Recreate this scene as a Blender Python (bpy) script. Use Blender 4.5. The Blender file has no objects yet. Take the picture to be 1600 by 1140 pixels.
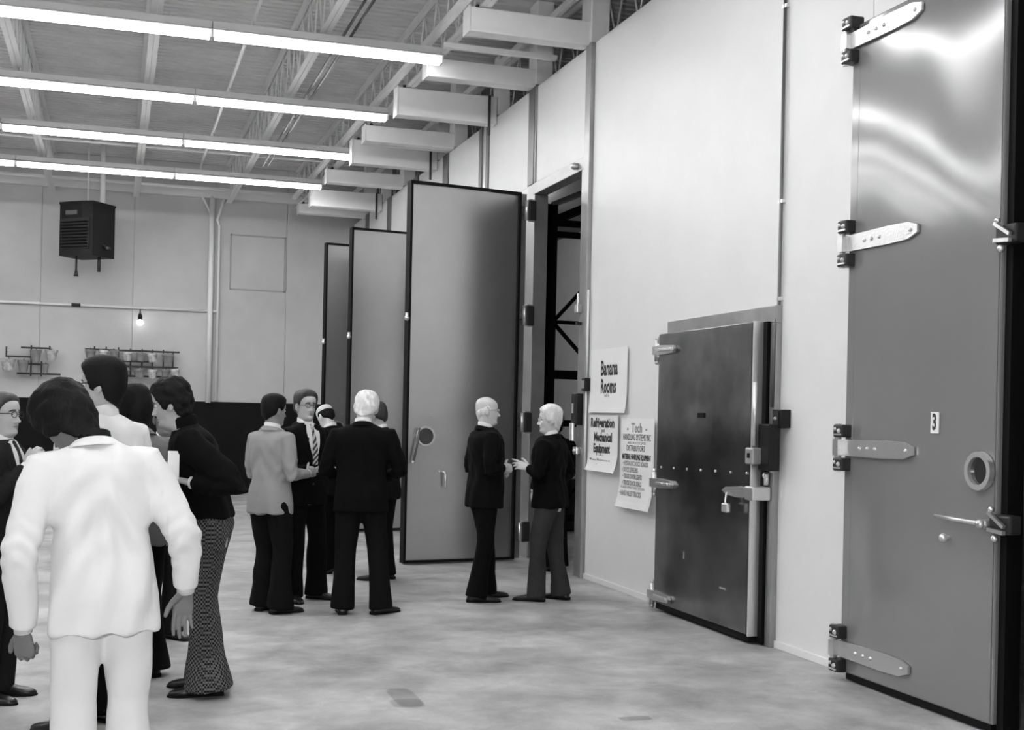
import bpy, bmesh, math, random
import numpy as np
from mathutils import Vector, Matrix, noise

# ------------------------------------------------------------------ camera, world, exposure
scene = bpy.context.scene
COL = scene.collection
CAM_H = 1.62
yaw, roll = math.radians(18.0), math.radians(1.23)
Fv = Vector((math.sin(yaw), math.cos(yaw), 0)); Rv = Vector((math.cos(yaw), -math.sin(yaw), 0)); Uv = Vector((0, 0, 1))
cX = Rv * math.cos(roll) + Uv * math.sin(roll)
cY = Uv * math.cos(roll) - Rv * math.sin(roll)
cam_data = bpy.data.cameras.new('camera')
cam_data.sensor_width = 36.0
cam_data.lens = 36.0 * 1920 / 1600
cam_data.shift_y = (649.4 - 570) / 1600
cam = bpy.data.objects.new('camera', cam_data)
COL.objects.link(cam)
m = Matrix((cX, cY, -Fv)).transposed().to_4x4(); m.translation = Vector((0, 0, CAM_H))
cam.matrix_world = m
scene.camera = cam

w = bpy.data.worlds.new('world'); scene.world = w; w.use_nodes = True
w.node_tree.nodes['Background'].inputs[0].default_value = (0.5, 0.5, 0.5, 1)
w.node_tree.nodes['Background'].inputs[1].default_value = 0.02
scene.view_settings.view_transform = 'Standard'
scene.view_settings.look = 'None'
scene.view_settings.gamma = 1
scene.view_settings.use_curve_mapping = False
scene.view_settings.exposure = 0.72
TUBE_STRENGTH = 17.0
FLASH_POWER = 78.0

# the photographer's flash, held left of and above the lens
fl = bpy.data.lights.new('camera_flash', 'AREA'); fl.energy = FLASH_POWER; fl.size = 0.22
flo = bpy.data.objects.new('camera_flash', fl); COL.objects.link(flo)
flo.location = (-0.38, -0.12, 2.0)
flo.rotation_euler = (Vector((0.30, 1.0, 0.03))).to_track_quat('-Z', 'Y').to_euler()
# added fill light that brightens the cold room, no fixture behind it
il = bpy.data.lights.new('cold_room_fill', 'POINT'); il.energy = 75; il.shadow_soft_size = 0.25
ilo = bpy.data.objects.new('cold_room_fill', il); COL.objects.link(ilo); ilo.location = (6.9, 20.5, 4.7)

# ------------------------------------------------------------------ materials
def mat(name, c=0.5, rough=0.6, metal=0.0, emis=0.0, bump=0.0, bscale=20.0, var=0.0, vscale=2.0, spec=0.5,
        stretch=(1, 1, 1), sheen=0.0, bdist=0.01, bdet=3):
    m = bpy.data.materials.new(name); m.use_nodes = True
    nt = m.node_tree; b = nt.nodes['Principled BSDF']
    b.inputs['Base Color'].default_value = (c, c, c, 1)
    b.inputs['Roughness'].default_value = rough
    b.inputs['Metallic'].default_value = metal
    b.inputs['Specular IOR Level'].default_value = spec
    if sheen: b.inputs['Sheen Weight'].default_value = sheen
    if emis:
        b.inputs['Emission Color'].default_value = (1, 1, 1, 1)
        b.inputs['Emission Strength'].default_value = emis
    tc = nt.nodes.new('ShaderNodeTexCoord'); mp = nt.nodes.new('ShaderNodeMapping')
    nt.links.new(tc.outputs['Object'], mp.inputs[0]); mp.inputs['Scale'].default_value = stretch
    if var:
        n = nt.nodes.new('ShaderNodeTexNoise'); n.inputs['Scale'].default_value = vscale; n.inputs['Detail'].default_value = 5
        n.inputs['Roughness'].default_value = 0.6
        nt.links.new(mp.outputs[0], n.inputs['Vector'])
        r = nt.nodes.new('ShaderNodeMapRange'); r.inputs[1].default_value = 0.3; r.inputs[2].default_value = 0.7
        r.inputs[3].default_value = max(0, c * (1 - var)); r.inputs[4].default_value = min(1, c * (1 + var))
        nt.links.new(n.outputs[0], r.inputs[0]); nt.links.new(r.outputs[0], b.inputs['Base Color'])
    if bump:
        n = nt.nodes.new('ShaderNodeTexNoise'); n.inputs['Scale'].default_value = bscale; n.inputs['Detail'].default_value = bdet
        nt.links.new(mp.outputs[0], n.inputs['Vector'])
        bp = nt.nodes.new('ShaderNodeBump'); bp.inputs['Strength'].default_value = bump; bp.inputs['Distance'].default_value = bdist
        nt.links.new(n.outputs[0], bp.inputs['Height']); nt.links.new(bp.outputs[0], b.inputs['Normal'])
    return m

M = {}
M['panel'] = mat('white_wall_panel', 0.80, 0.42, bump=0.08, bscale=1.6, var=0.03, vscale=1.2, bdist=0.05)
M['backwall'] = mat('painted_block_wall', 0.50, 0.75, var=0.14, vscale=0.5, bump=0.1, bscale=6)
M['band'] = mat('dark_painted_band', 0.006, 0.7, spec=.15, var=0.25, vscale=3)
M['deck'] = mat('roof_deck', 0.70, 0.6, var=0.12, vscale=1.5)
M['joist'] = mat('joist_paint', 0.78, 0.55)
M['beam'] = mat('white_beam_paint', 0.88, 0.5, var=0.05)
M['mullion'] = mat('grey_mullion_metal', 0.16, 0.4, metal=0.6)
M['frame'] = mat('galvanised_frame', 0.34, 0.38, metal=0.7, var=0.15, vscale=3)
M['gasket'] = mat('black_gasket', 0.005, 0.6, spec=.15)
M['leaf'] = mat('brushed_leaf_metal', 0.52, 0.28, metal=0.9, var=0.06, vscale=1.2, bump=0.25, bscale=0.7, bdist=0.12, bdet=0)
M['leafout'] = mat('stainless_leaf_metal', 0.27, 0.15, metal=0.28, var=0.06, vscale=1.0, bump=0.6, bscale=1.0, bdist=0.12, stretch=(1, 1.0, 0.8), bdet=0)
M['darkdoor'] = mat('dark_stainless_sheet', 0.20, 0.22, metal=0.9, var=0.6, vscale=1.4, bump=0.25, bscale=1.6, bdist=0.08, bdet=0)
M['edge'] = mat('bright_edge_metal', 0.75, 0.3, metal=0.8)
M['chrome'] = mat('hinge_chrome', 0.62, 0.32, metal=0.85, bump=0.2, bscale=60)
M['darkmetal'] = mat('dark_metal', 0.03, 0.45, metal=0.3)
M['blackbox'] = mat('black_switch_box', 0.008, 0.4, spec=.3)
M['greybox'] = mat('grey_switch_cover', 0.42, 0.4, metal=0.5)
M['heater'] = mat('heater_enamel', 0.016, 0.6, var=0.1, spec=.2)
M['outline'] = mat('outline_shadow_gap', 0.36, 0.8)
M['heaterin'] = mat('heater_shadow_metal', 0.015, 0.6)
M['pipe'] = mat('white_pipe_paint', 0.82, 0.45)
M['paper'] = mat('poster_paper', 0.88, 0.75)
M['ink'] = mat('poster_ink', 0.03, 0.6)
M['inklight'] = mat('grey_poster_ink', 0.30, 0.7)
M['tube'] = mat('fluorescent_tube', 0.9, 0.4, emis=TUBE_STRENGTH)
M['bulb'] = mat('bulb_glass', 0.9, 0.3, emis=4)
M['housing'] = mat('light_housing', 0.62, 0.45)
M['glass'] = mat('porthole_glass', 0.02, 0.08, spec=0.8)
M['rackpaint'] = mat('rack_paint', 0.006, 0.7, spec=.1)
M['coldwall'] = mat('cold_room_wall', 0.5, 0.5, var=0.05)
M['pot'] = mat('grey_pot', 0.22, 0.6, var=0.3, vscale=6)
M['potlight'] = mat('pale_pot', 0.45, 0.6, var=0.5, vscale=14)
M['rail'] = mat('rail_iron', 0.02, 0.5)

def floor_mat():
    m = bpy.data.materials.new('stained_concrete'); m.use_nodes = True
    nt = m.node_tree; N = nt.nodes; L = nt.links; b = N['Principled BSDF']
    tc = N.new('ShaderNodeTexCoord')
    def noise_(scale, det=6, dist=0.0):
        n = N.new('ShaderNodeTexNoise'); n.inputs['Scale'].default_value = scale; n.inputs['Detail'].default_value = det
        n.inputs['Roughness'].default_value = 0.62; n.inputs['Distortion'].default_value = dist
        L.new(tc.outputs['Object'], n.inputs['Vector']); return n
    def mr(src, a, b_, c, d):
        r = N.new('ShaderNodeMapRange'); r.inputs[1].default_value = a; r.inputs[2].default_value = b_
        r.inputs[3].default_value = c; r.inputs[4].default_value = d; L.new(src, r.inputs[0]); return r.outputs[0]
    def mul(a, b_):
        x = N.new('ShaderNodeMath'); x.operation = 'MULTIPLY'; L.new(a, x.inputs[0]); L.new(b_, x.inputs[1]); return x.outputs[0]
    v = mul(mr(noise_(1.3, 7, 0.2).outputs[0], 0.36, 0.66, 0.30, 0.56), mr(noise_(3.2, 6, .6).outputs[0], 0.3, 0.7, 0.76, 1.15))
    v = mul(v, mr(noise_(60, 2).outputs[0], 0.3, 0.7, 0.95, 1.05))
    # spilled patches and scuffs
    sep = N.new('ShaderNodeSeparateXYZ'); L.new(tc.outputs['Object'], sep.inputs[0])
    def stain(x, y, rx, ry, f):
        nonlocal v
        def axis(o, c0, r):
            a = N.new('ShaderNodeMath'); a.operation = 'SUBTRACT'; L.new(o, a.inputs[0]); a.inputs[1].default_value = c0
            a2 = N.new('ShaderNodeMath'); a2.operation = 'DIVIDE'; L.new(a.outputs[0], a2.inputs[0]); a2.inputs[1].default_value = r
            a3 = N.new('ShaderNodeMath'); a3.operation = 'POWER'; L.new(a2.outputs[0], a3.inputs[0]); a3.inputs[1].default_value = 4
            return a3.outputs[0]
        s = N.new('ShaderNodeMath'); s.operation = 'ADD'
        L.new(axis(sep.outputs[0], x, rx), s.inputs[0]); L.new(axis(sep.outputs[1], y, ry), s.inputs[1])
        v = mul(v, mr(s.outputs[0], 0.7, 1.3, f, 1.0))
    for a in STAINS: stain(*a)
    L.new(v, b.inputs['Base Color'])
    L.new(mr(noise_(1.7, 5).outputs[0], 0.3, 0.7, 0.38, 0.62), b.inputs['Roughness'])
    bp = N.new('ShaderNodeBump'); bp.inputs['Strength'].default_value = 0.15; bp.inputs['Distance'].default_value = 0.01
    L.new(noise_(18, 4).outputs[0], bp.inputs['Height']); L.new(bp.outputs[0], b.inputs['Normal'])
    return m
STAINS = [(1.62, 6.85, 0.075, 0.24, 0.62), (1.60, 6.72, 0.09, 0.10, 0.7), (2.72, 6.1, 0.09, 0.045, 0.6), (2.25, 5.55, 0.05, 0.035, 0.6),
          (2.60, 5.52, 0.07, 0.035, 0.6), (3.92, 5.38, 0.09, 0.05, 0.6), (2.2, 10.35, 2.6, 0.02, 0.8), (1.30, 5.65, 0.06, 0.05, 0.7)]
M['floor'] = floor_mat()

# ------------------------------------------------------------------ mesh helpers
class MB:
    def __init__(s): s.v = []; s.f = []
    def add(s, vs, fs):
        o = len(s.v); s.v += [tuple(x) for x in vs]; s.f += [tuple(i + o for i in f) for f in fs]; return s
    def box(s, x0, x1, y0, y1, z0, z1, mtx=None, bev=0.0):
        if bev > 0:
            bm = bmesh.new(); bmesh.ops.create_cube(bm, size=1)
            for v in bm.verts: v.co = Vector(((x0 + x1) / 2 + v.co.x * (x1 - x0), (y0 + y1) / 2 + v.co.y * (y1 - y0), (z0 + z1) / 2 + v.co.z * (z1 - z0)))
            bmesh.ops.bevel(bm, geom=bm.edges[:], offset=bev, segments=2, affect='EDGES', profile=0.5)
            bm.verts.index_update()
            vs = [v.co.copy() for v in bm.verts]; fs = [[v.index for v in f.verts] for f in bm.faces]; bm.free()
        else:
            vs = [Vector(c) for c in ((x0, y0, z0), (x1, y0, z0), (x1, y1, z0), (x0, y1, z0), (x0, y0, z1), (x1, y0, z1), (x1, y1, z1), (x0, y1, z1))]
            fs = [(0, 3, 2, 1), (4, 5, 6, 7), (0, 1, 5, 4), (1, 2, 6, 5), (2, 3, 7, 6), (3, 0, 4, 7)]
        if mtx is not None: vs = [mtx @ v for v in vs]
        return s.add(vs, fs)
    def bar(s, a, b, w_, h_, up=(0, 0, 1)):
        a, b = Vector(a), Vector(b); d = (b - a); L = d.length; d.normalize(); u = Vector(up)
        if abs(d.dot(u)) > 0.98: u = Vector((0, 1, 0))
        x = d.cross(u).normalized(); z = x.cross(d)
        vs = []
        for p in (a, b):
            for i, j in ((-1, -1), (1, -1), (1, 1), (-1, 1)): vs.append(p + x * (i * w_ / 2) + z * (j * h_ / 2))
        return s.add(vs, [(3, 2, 1, 0), (4, 5, 6, 7), (0, 1, 5, 4), (1, 2, 6, 5), (2, 3, 7, 6), (3, 0, 4, 7)])
    def loft(s, secs, n=16, cap=True):
        """secs: (centre, xaxis, yaxis, rx, ry_front, ry_back, exponent)"""
        vs = []; fs = []
        for c, xa, ya, rx, rf, rb, ex in secs:
            c, xa, ya = Vector(c), Vector(xa), Vector(ya)
            for k in range(n):
                t = 2 * math.pi * k / n; ct, st = math.cos(t), math.sin(t)
                x = rx * math.copysign(abs(ct) ** (2 / ex), ct); y = (rf if st > 0 else rb) * math.copysign(abs(st) ** (2 / ex), st)
                vs.append(c + xa * x + ya * y)
        m_ = len(secs)
        for i in range(m_ - 1):
            for k in range(n):
                k2 = (k + 1) % n
                fs.append((i * n + k, i * n + k2, (i + 1) * n + k2, (i + 1) * n + k))
        if cap:
            fs.append(tuple(range(n - 1, -1, -1))); fs.append(tuple((m_ - 1) * n + k for k in range(n)))
        return s.add(vs, fs)
    def tube(s, pts, rad, n=8, cap=True, flat=1.0):
        pts = [Vector(p) for p in pts]
        if not hasattr(rad, '__len__'): rad = [rad] * len(pts)
        secs = []; ref = None
        for i, p in enumerate(pts):
            d = (pts[min(i + 1, len(pts) - 1)] - pts[max(i - 1, 0)]).normalized()
            if ref is None:
                ref = Vector((0, 0, 1)) if abs(d.z) < 0.9 else Vector((1, 0, 0))
            x = d.cross(ref).normalized(); y = x.cross(d) * -1; ref = -y if False else (x.cross(d)).normalized()
            secs.append((p, x, ref, rad[i], rad[i] * flat, rad[i] * flat, 2))
        return s.loft(secs, n, cap)
    def sphere(s, c, r, n=12, m_=8, sc=(1, 1, 1)):
        c = Vector(c); vs = [c + Vector((0, 0, -r * sc[2]))]; fs = []
        for i in range(1, m_):
            a = -math.pi / 2 + math.pi * i / m_
            for k in range(n):
                t = 2 * math.pi * k / n
                vs.append(c + Vector((r * math.cos(a) * math.cos(t) * sc[0], r * math.cos(a) * math.sin(t) * sc[1], r * math.sin(a) * sc[2])))
        vs.append(c + Vector((0, 0, r * sc[2])))
        for k in range(n): fs.append((0, 1 + (k + 1) % n, 1 + k))
        for i in range(m_ - 2):
            for k in range(n):
                a, b = 1 + i * n + k, 1 + i * n + (k + 1) % n
                fs.append((a, b, b + n, a + n))
        T = len(vs) - 1; o = 1 + (m_ - 2) * n
        for k in range(n): fs.append((o + k, o + (k + 1) % n, T))
        return s.add(vs, fs)
    def prism(s, prof, x0, x1, fn):
        """prof: list of 2D points; fn(p, t)->3D; extruded between t=x0 and t=x1"""
        n = len(prof); vs = [fn(p, x0) for p in prof] + [fn(p, x1) for p in prof]
        fs = [tuple(range(n - 1, -1, -1)), tuple(range(n, 2 * n))] + [(i, (i + 1) % n, n + (i + 1) % n, n + i) for i in range(n)]
        return s.add(vs, fs)
    def ring(s, c, ax, r_in, r_out, thick, n=28, up=(0, 0, 1), sx=1.0):
        """flat ring around axis ax"""
        c, ax = Vector(c), Vector(ax).normalized(); u = Vector(up); x = u.cross(ax).normalized(); u = ax.cross(x)
        vs = []; fs = []
        for k in range(n):
            t = 2 * math.pi * k / n; d = x * math.cos(t) * sx + u * math.sin(t)
            for r, h in ((r_in, 0), (r_out, 0), (r_out * 0.98, thick), (r_in, thick)): vs.append(c + d * r + ax * h)
        for k in range(n):
            a, b = 4 * k, 4 * ((k + 1) % n)
            for j in range(4): fs.append((a + j, a + (j + 1) % 4, b + (j + 1) % 4, b + j))
        return s.add(vs, fs)
    def mesh(s, name):
        me = bpy.data.meshes.new(name); me.from_pydata([tuple(v) for v in s.v], [], s.f); me.validate()
        bm = bmesh.new(); bm.from_mesh(me); bmesh.ops.recalc_face_normals(bm, faces=bm.faces); bm.to_mesh(me); bm.free()
        return me
    def build(s, name, m, parent=None, smooth=False, kind=None, label=None, auto=False):
        me = s.mesh(name); me.materials.append(m)
        return link(name, me, parent, smooth, kind, label, auto)

def link(name, me, parent=None, smooth=False, kind=None, label=None, auto=False):
    if smooth or auto:
        me.polygons.foreach_set('use_smooth', [True] * len(me.polygons))
        if auto: me.set_sharp_from_angle(angle=math.radians(35))
    o = bpy.data.objects.new(name, me); COL.objects.link(o)
    if parent is not None: o.parent = parent
    if kind: o['kind'] = kind
    if label: o['label'] = label
    return o

def thing(name, label, cat, loc=(0, 0, 0), rz=0, group=None):
    o = bpy.data.objects.new(name, None); COL.objects.link(o); o.location = loc; o.rotation_euler = (0, 0, rz)
    o.empty_display_size = 0.1
    o['label'] = label; o['category'] = cat
    if group: o['group'] = group
    return o
def tag(o, label, cat, group=None):
    o['label'] = label; o['category'] = cat
    if group: o['group'] = group
    return o
def setting(name, label=None, loc=(0, 0, 0)):
    o = bpy.data.objects.new(name, None); COL.objects.link(o); o['kind'] = 'structure'; o.location = loc
    if label: o['label'] = label
    return o
def copy_tree(o, parent=None):
    c = o.copy(); COL.objects.link(c); c.parent = parent
    for ch in [x for x in o.children]: copy_tree(ch, c)
    return c

# ------------------------------------------------------------------ room shell
WX = 4.55          # face of the cold room wall
TOP = 5.40         # top of the panel wall
BY = 24.6          # back wall
LX, NY, DZ = -9.0, -4.0, 6.38
DOORH = 4.18

MB().box(LX - .2, 9.3, NY - .2, BY + .2, -0.2, 0).build('floor', M['floor'], kind='structure', label='stained grey concrete floor')

# roof deck with ribs running left to right
mb = MB(); y = NY; prof = []
while y < BY + 0.15:
    prof += [(y, DZ), (y + .085, DZ), (y + .10, DZ + .045), (y + .135, DZ + .045)]; y += 0.15
vs = []; fs = []
for (yy, zz) in prof: vs += [(LX - .1, yy, zz), (9.2, yy, zz)]
for i in range(len(prof) - 1): fs.append((2 * i, 2 * i + 1, 2 * i + 3, 2 * i + 2))
n0 = len(vs)
for (yy, zz) in prof: vs += [(LX - .1, yy, DZ + .12), (9.2, yy, DZ + .12)]
for i in range(len(prof) - 1): fs.append((n0 + 2 * i, n0 + 2 * i + 2, n0 + 2 * i + 3, n0 + 2 * i + 1))
mb.add(vs, fs).build('ceiling', M['deck'], kind='structure', label='ribbed metal roof deck')

wb = setting('wall_back', 'pale painted wall closing the far end of the hall')
xs = [LX, -7.5, -6.0, -4.45, -2.9, -1.33, 0.32, 1.83, 3.22, 4.75]
for i in range(len(xs) - 1):
    MB().box(xs[i] + .006, xs[i + 1] - .006, BY, BY + .15, 0, DZ, bev=0.004).build('wall_panel', M['backwall'], wb)
MB().box(LX, 4.75, BY + .02, BY + .16, 0, DZ).build('joint_backing', M['backwall'], wb)
MB().box(LX, 4.56, BY - .03, BY, 0, 1.77).build('trim_1', M['band'], kind='structure', label='black painted band along the foot of the back wall')
mb = MB()   # blocked-up opening outline
for a in ((2.12, 3.20, 5.03, 5.06), (2.12, 3.20, 3.97, 4.00), (2.12, 2.15, 3.97, 5.06), (3.17, 3.20, 3.97, 5.06)):
    mb.box(a[0], a[1], BY - .012, BY + .01, a[2], a[3])
mb.build('trim_2', M['outline'], kind='structure', label='faint raised square outline on the back wall')
MB().box(LX, 4.5, BY - .12, BY, 5.72, 5.92).build('trim_3', M['joist'], kind='structure', label='pale ledger beam at the top of the back wall')
MB().box(LX - .15, LX, NY, BY, 0, DZ).build('wall_left', M['backwall'], kind='structure')
MB().box(LX, 9.2, NY - .15, NY, 0, DZ).build('wall_front', M['mullion'], kind='structure')

# panel wall of the cold rooms
wr = setting('wall_right', 'white insulated panel wall of the cold rooms')
def panel(y0, y1, z0=0.0, z1=TOP, m_=None, t=0.12):
    return MB().box(WX, WX + t, y0 + .004, y1 - .004, z0, z1, bev=0.004).build('wall_panel', m_ or M['panel'], wr)
panel(7.80, 11.54)
panel(6.74, 7.80); panel(5.20, 6.74, DOORH, TOP); panel(3.6, 4.9); panel(1.2, 3.6); panel(-1.4, 1.2); panel(NY, -1.4)
openings = [(11.72, 13.30), (15.60, 17.20), (17.48, 19.05)]
for y0, y1 in [(11.72, 13.30), (13.56, 15.18), (15.60, 17.20), (17.48, 19.05), (19.38, 21.05), (21.33, 23.0), (23.3, 24.55)]:
    panel(y0, y1, DOORH + .10, TOP)
for y0, y1 in [(13.56, 15.18), (19.38, 21.05), (21.33, 23.0), (23.3, 24.55)]:
    panel(y0, y1, 0, DOORH + .10)
# bottom curb along the near panels
for k, (y0, y1) in enumerate(((9.62, 11.54), (6.75, 7.80))):
    MB().box(WX - .015, WX, y0, y1, 0, 0.055, bev=.004).build('baseboard_right', M['panel'], kind='structure')
# mullions
def mull(y0, y1, z0=0.0, m_='mullion', pr=.02):
    return MB().box(WX - pr, WX + .12, y0, y1, z0, TOP, bev=.004).build('mullion', M[m_], wr)
mull(11.60, 11.72, 0, 'frame', .03); mull(11.54, 11.60, 0, 'frame', .045)
mull(13.30, 13.56, 0, 'frame', .02)
mull(13.33, 13.53, DOORH + .1, 'mullion', .03)
for a in ((15.18, 15.29), (15.48, 15.60), (17.20, 17.48), (19.05, 19.38), (21.05, 21.33), (23.0, 23.3)): mull(*a)
mull(15.29, 15.48, 0, 'edge', .0)
for y0, y1 in openings:
    MB().box(WX - .03, WX + .13, y0 - .01, y1 + .01, DOORH - .03, DOORH + .10, bev=.005).build('opening_header', M['frame'], wr)
    for a, b in ((y0 - .005, y0 + .05), (y1 - .05, y1 + .005)):
        MB().box(WX - .03, WX + .135, a, b, 0, DOORH - .03, bev=.004).build('opening_jamb', M['frame'], wr)
mb = MB().sphere((WX - .05, 11.92, DOORH + .035), .045, sc=(1, 1, .8))
mb.build('header_bolt', M['chrome'], wr, smooth=True)
# steel surround beyond the numbered door
MB().box(WX - .05, WX + .18, 4.90, 5.20, 0, TOP, bev=.006).build('mullion', M['darkmetal'], wr)
for z in np.arange(.5, 5.3, .85):
    MB().box(WX - .075, WX - .05, 4.93, 5.17, z, z + .05, bev=.004).build('mullion_clip', M['mullion'], wr)

# cold room behind the wall
cr = setting('wall_cold_room', 'grey interior walls of the cold room')
MB().box(8.9, 9.05, 10.5, BY, 0, 5.4).build('wall_sheet', M['coldwall'], cr)
MB().box(WX + .13, 9.0, 10.45, 10.6, 0, 5.4).build('wall_sheet', M['coldwall'], cr)
MB().box(WX + .13, 9.0, BY - .05, BY + .1, 0, 5.4).build('wall_sheet', M['coldwall'], cr)
MB().box(WX + .13, 8.9, 10.6, BY - .05, 5.36, 5.46).build('wall_sheet', M['darkmetal'], cr)

# ------------------------------------------------------------------ roof joists and beams
def make_joist(x, first=[None]):
    if first[0] is not None:
        o = copy_tree(first[0]); o.location.x = x; return o
    t = thing('roof_joist', 'open web steel roof joist', 'roof joist', (x, 0, 0), 0)
    y0, y1 = NY, BY
    for s in (-1, 1):
        mb = MB(); mb.box(s * .03 - .028, s * .03 + .028, y0, y1, 5.65, 5.66); mb.box(s * .012 - .004, s * .012 + .004, y0, y1, 5.66, 5.72)
        mb.build('bottom_chord', M['joist'], t)
        mb = MB(); mb.box(s * .035 - .03, s * .035 + .03, y0, y1, DZ - .012, DZ - .001); mb.box(s * .012 - .004, s * .012 + .004, y0, y1, DZ - .07, DZ - .012)
        mb.build('top_chord', M['joist'], t)
    mb = MB(); y = y0 + .2; k = 0
    while y < y1 - .3:
        mb.tube([(0, y, 5.67 if k % 2 else DZ - .03), (0, y + .3, DZ - .03 if k % 2 else 5.67)], .011, 6); y += .3; k += 1
    mb.build('web_rods', M['joist'], t, kind='stuff')
    first[0] = t
    return t
names = [(-7.6, 'roof joist hidden past the side of the view'), (-5.8, None), (-4.3, None), (-2.75, None), (-1.16, 'open web roof joist crossing above the unit heater'),
         (0.345, 'wide pale roof joist crossing above the middle of the light strips'),
         (2.07, 'roof joist between the light strips and the white cross beams'), (3.42, 'roof joist over the free ends of the white cross beams'),
         (5.0, 'roof joist seen just above the white panel wall'), (6.8, None), (8.4, None)]
for x, lab in names:
    j = make_joist(x)
    j['label'] = lab or 'open web roof joist beyond the side of the view'
    j['group'] = 'open web roof joists'
# light bridging rods between the joists
for k, y in enumerate((6.0, 9.5, 14.0, 19.3, 20.2, 23.6)):
    o = MB().tube([(LX, y, 5.73), (4.9, y, 5.73)], .018, 8).build('bridging_rod', M['joist'], smooth=True)
    tag(o, ['bridging rod nearest the viewer under the roof', 'second bridging rod from the viewer under the roof', 'bridging rod between the first two light rows',
            'bridging rod in front of the farthest light row', 'bridging rod just before the farthest light row', 'bridging rod closest to the back wall'][k], 'rod', 'bridging rods across the joists')
# conduit beside joist
o = MB().tube([(2.33, 6, 5.62), (2.33, 20.5, 5.62)], .016, 8).tube([(2.25, 6, 5.62), (2.25, 20.5, 5.62)], .016, 8).build('ceiling_conduit', M['darkmetal'], smooth=True)
tag(o, 'pair of thin dark conduits running beside a roof joist', 'conduit')
o = MB().tube([(1.32, 6, 5.7), (1.32, 22.5, 5.7)], .02, 8).build('ceiling_conduit', M['joist'], smooth=True)
tag(o, 'single thin conduit crossing the middle of the ceiling', 'conduit')

# white cross beams from the wall out to the joist
ordn = ['nearest', 'second nearest', 'third nearest', 'fourth nearest', 'fifth nearest', 'third farthest', 'second farthest', 'farthest']
for k, (y, z0, z1, post) in enumerate([(11.75, 5.40, 5.64, 1), (13.45, 5.39, 5.60, 1), (14.95, 5.30, 5.64, 0), (17.0, 5.40, 5.62, 1), (17.95, 5.27, 5.62, 0),
                                 (20.2, 5.38, 5.60, 1), (21.9, 5.26, 5.56, 0), (23.4, 5.36, 5.54, 1)]):
    t = thing('cross_beam', ordn[k] + ' white cross beam reaching out from the panel wall', 'beam', (WX, y, z0), 0, 'white cross beams over the panel wall')
    MB().box(-1.28, -.01, -.10, .10, 0, z1 - z0, bev=.008).build('beam', M['beam'], t)
    MB().box(-1.30, -1.285, -.11, .11, -.01, z1 - z0 + .01).build('end_plate', M['beam'], t)
    for s in (-1, 1): MB().sphere((-1.2, s * .06, z1 - z0 + .02), .022).build('bolt', M['darkmetal'], t, smooth=True)
    if post:
        MB().box(-.02, .18, -.14, .14, 5.42 - z0, DZ - z0, bev=.01).build('post', M['beam'], t)
    else:
        MB().box(.0, .16, -.10, .10, 5.42 - z0, DZ - z0 - .2, bev=.01).build('post', M['beam'], t)
    if k in (2, 4, 6):
        MB().tube([(-.12, -.13, -.16), (-.12, -.13, z1 - z0)], .018, 8).build('hanger_rod', M['darkmetal'], t)
    if k in (1, 4):
        MB().bar((-1.28, -.75, .16), (.0, -.75, .16), .07, .05).build('tie_angle', M['beam'], t)
# longitudinal edge angle carrying the beam ends
o = MB().box(3.17, 3.24, 11.0, 23.6, 5.65, 5.72).build('edge_angle', M['beam'])
tag(o, 'long white steel angle joining the outer ends of the cross beams', 'steel angle')
o = MB().box(4.40, 4.44, 11.0, 24.0, 5.88, 5.96).build('edge_angle', M['joist'])
tag(o, 'grey steel angle running above the top of the panel wall', 'steel angle')

# ------------------------------------------------------------------ fluorescent strips
def strip_proto(L=2.44):
    t = thing('strip_light', '', 'strip light')
    MB().box(-L / 2 + .004, L / 2 - .004, -.06, .06, .05, .145, bev=.006).build('housing', M['housing'], t)
    for s in (-1, 1):
        MB().prism([(0, .075), (0, .068), (.10, .028), (.105, .036)], -L / 2 + .004, L / 2 - .004,
                   lambda p, x, s=s: Vector((x, s * (.058 + p[0]), p[1]))).build('reflector', M['housing'], t)
        MB().tube([(-L / 2 + .03, s * .042, .0), (L / 2 - .03, s * .042, .0)], .021, 10).build('tube', M['tube'], t, smooth=True)
        MB().box(min(s * (L / 2 - .026), s * (L / 2 - .003)), max(s * (L / 2 - .026), s * (L / 2 - .003)), -.075, .075, -.024, .06, bev=.004).build('lamp_holder', M['housing'], t)
    for s in (-.8, .8): MB().tube([(s, 0, .145), (s, 0, .205)], .008, 6).build('hanger', M['housing'], t)
    return t
sp = None
rows = [(12.98, 'nearest visible'), (15.78, 'second'), (18.40, 'third'), (21.06, 'farthest'), (10.2, None), (7.4, None), (4.6, None), (1.6, None)]
for r, (y, rn) in enumerate(rows):
    for c in range(4):
        x = 3.33 - 1.22 - c * 2.44
        if sp is None: sp = strip_proto(); o = sp
        else: o = copy_tree(sp)
        o.location = (x, y, 5.445)
        o['group'] = 'fluorescent strip lights in rows'
        if rn is None: o['label'] = 'fluorescent strip light overhead outside the view'
        elif c == 0: o['label'] = 'twin tube strip light ending the %s row beside the cross beams' % rn
        elif c == 1: o['label'] = 'twin tube strip light second from the cross beams in the %s row' % rn
        else: o['label'] = 'twin tube strip light of the %s row past the edge of the view' % rn

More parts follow.
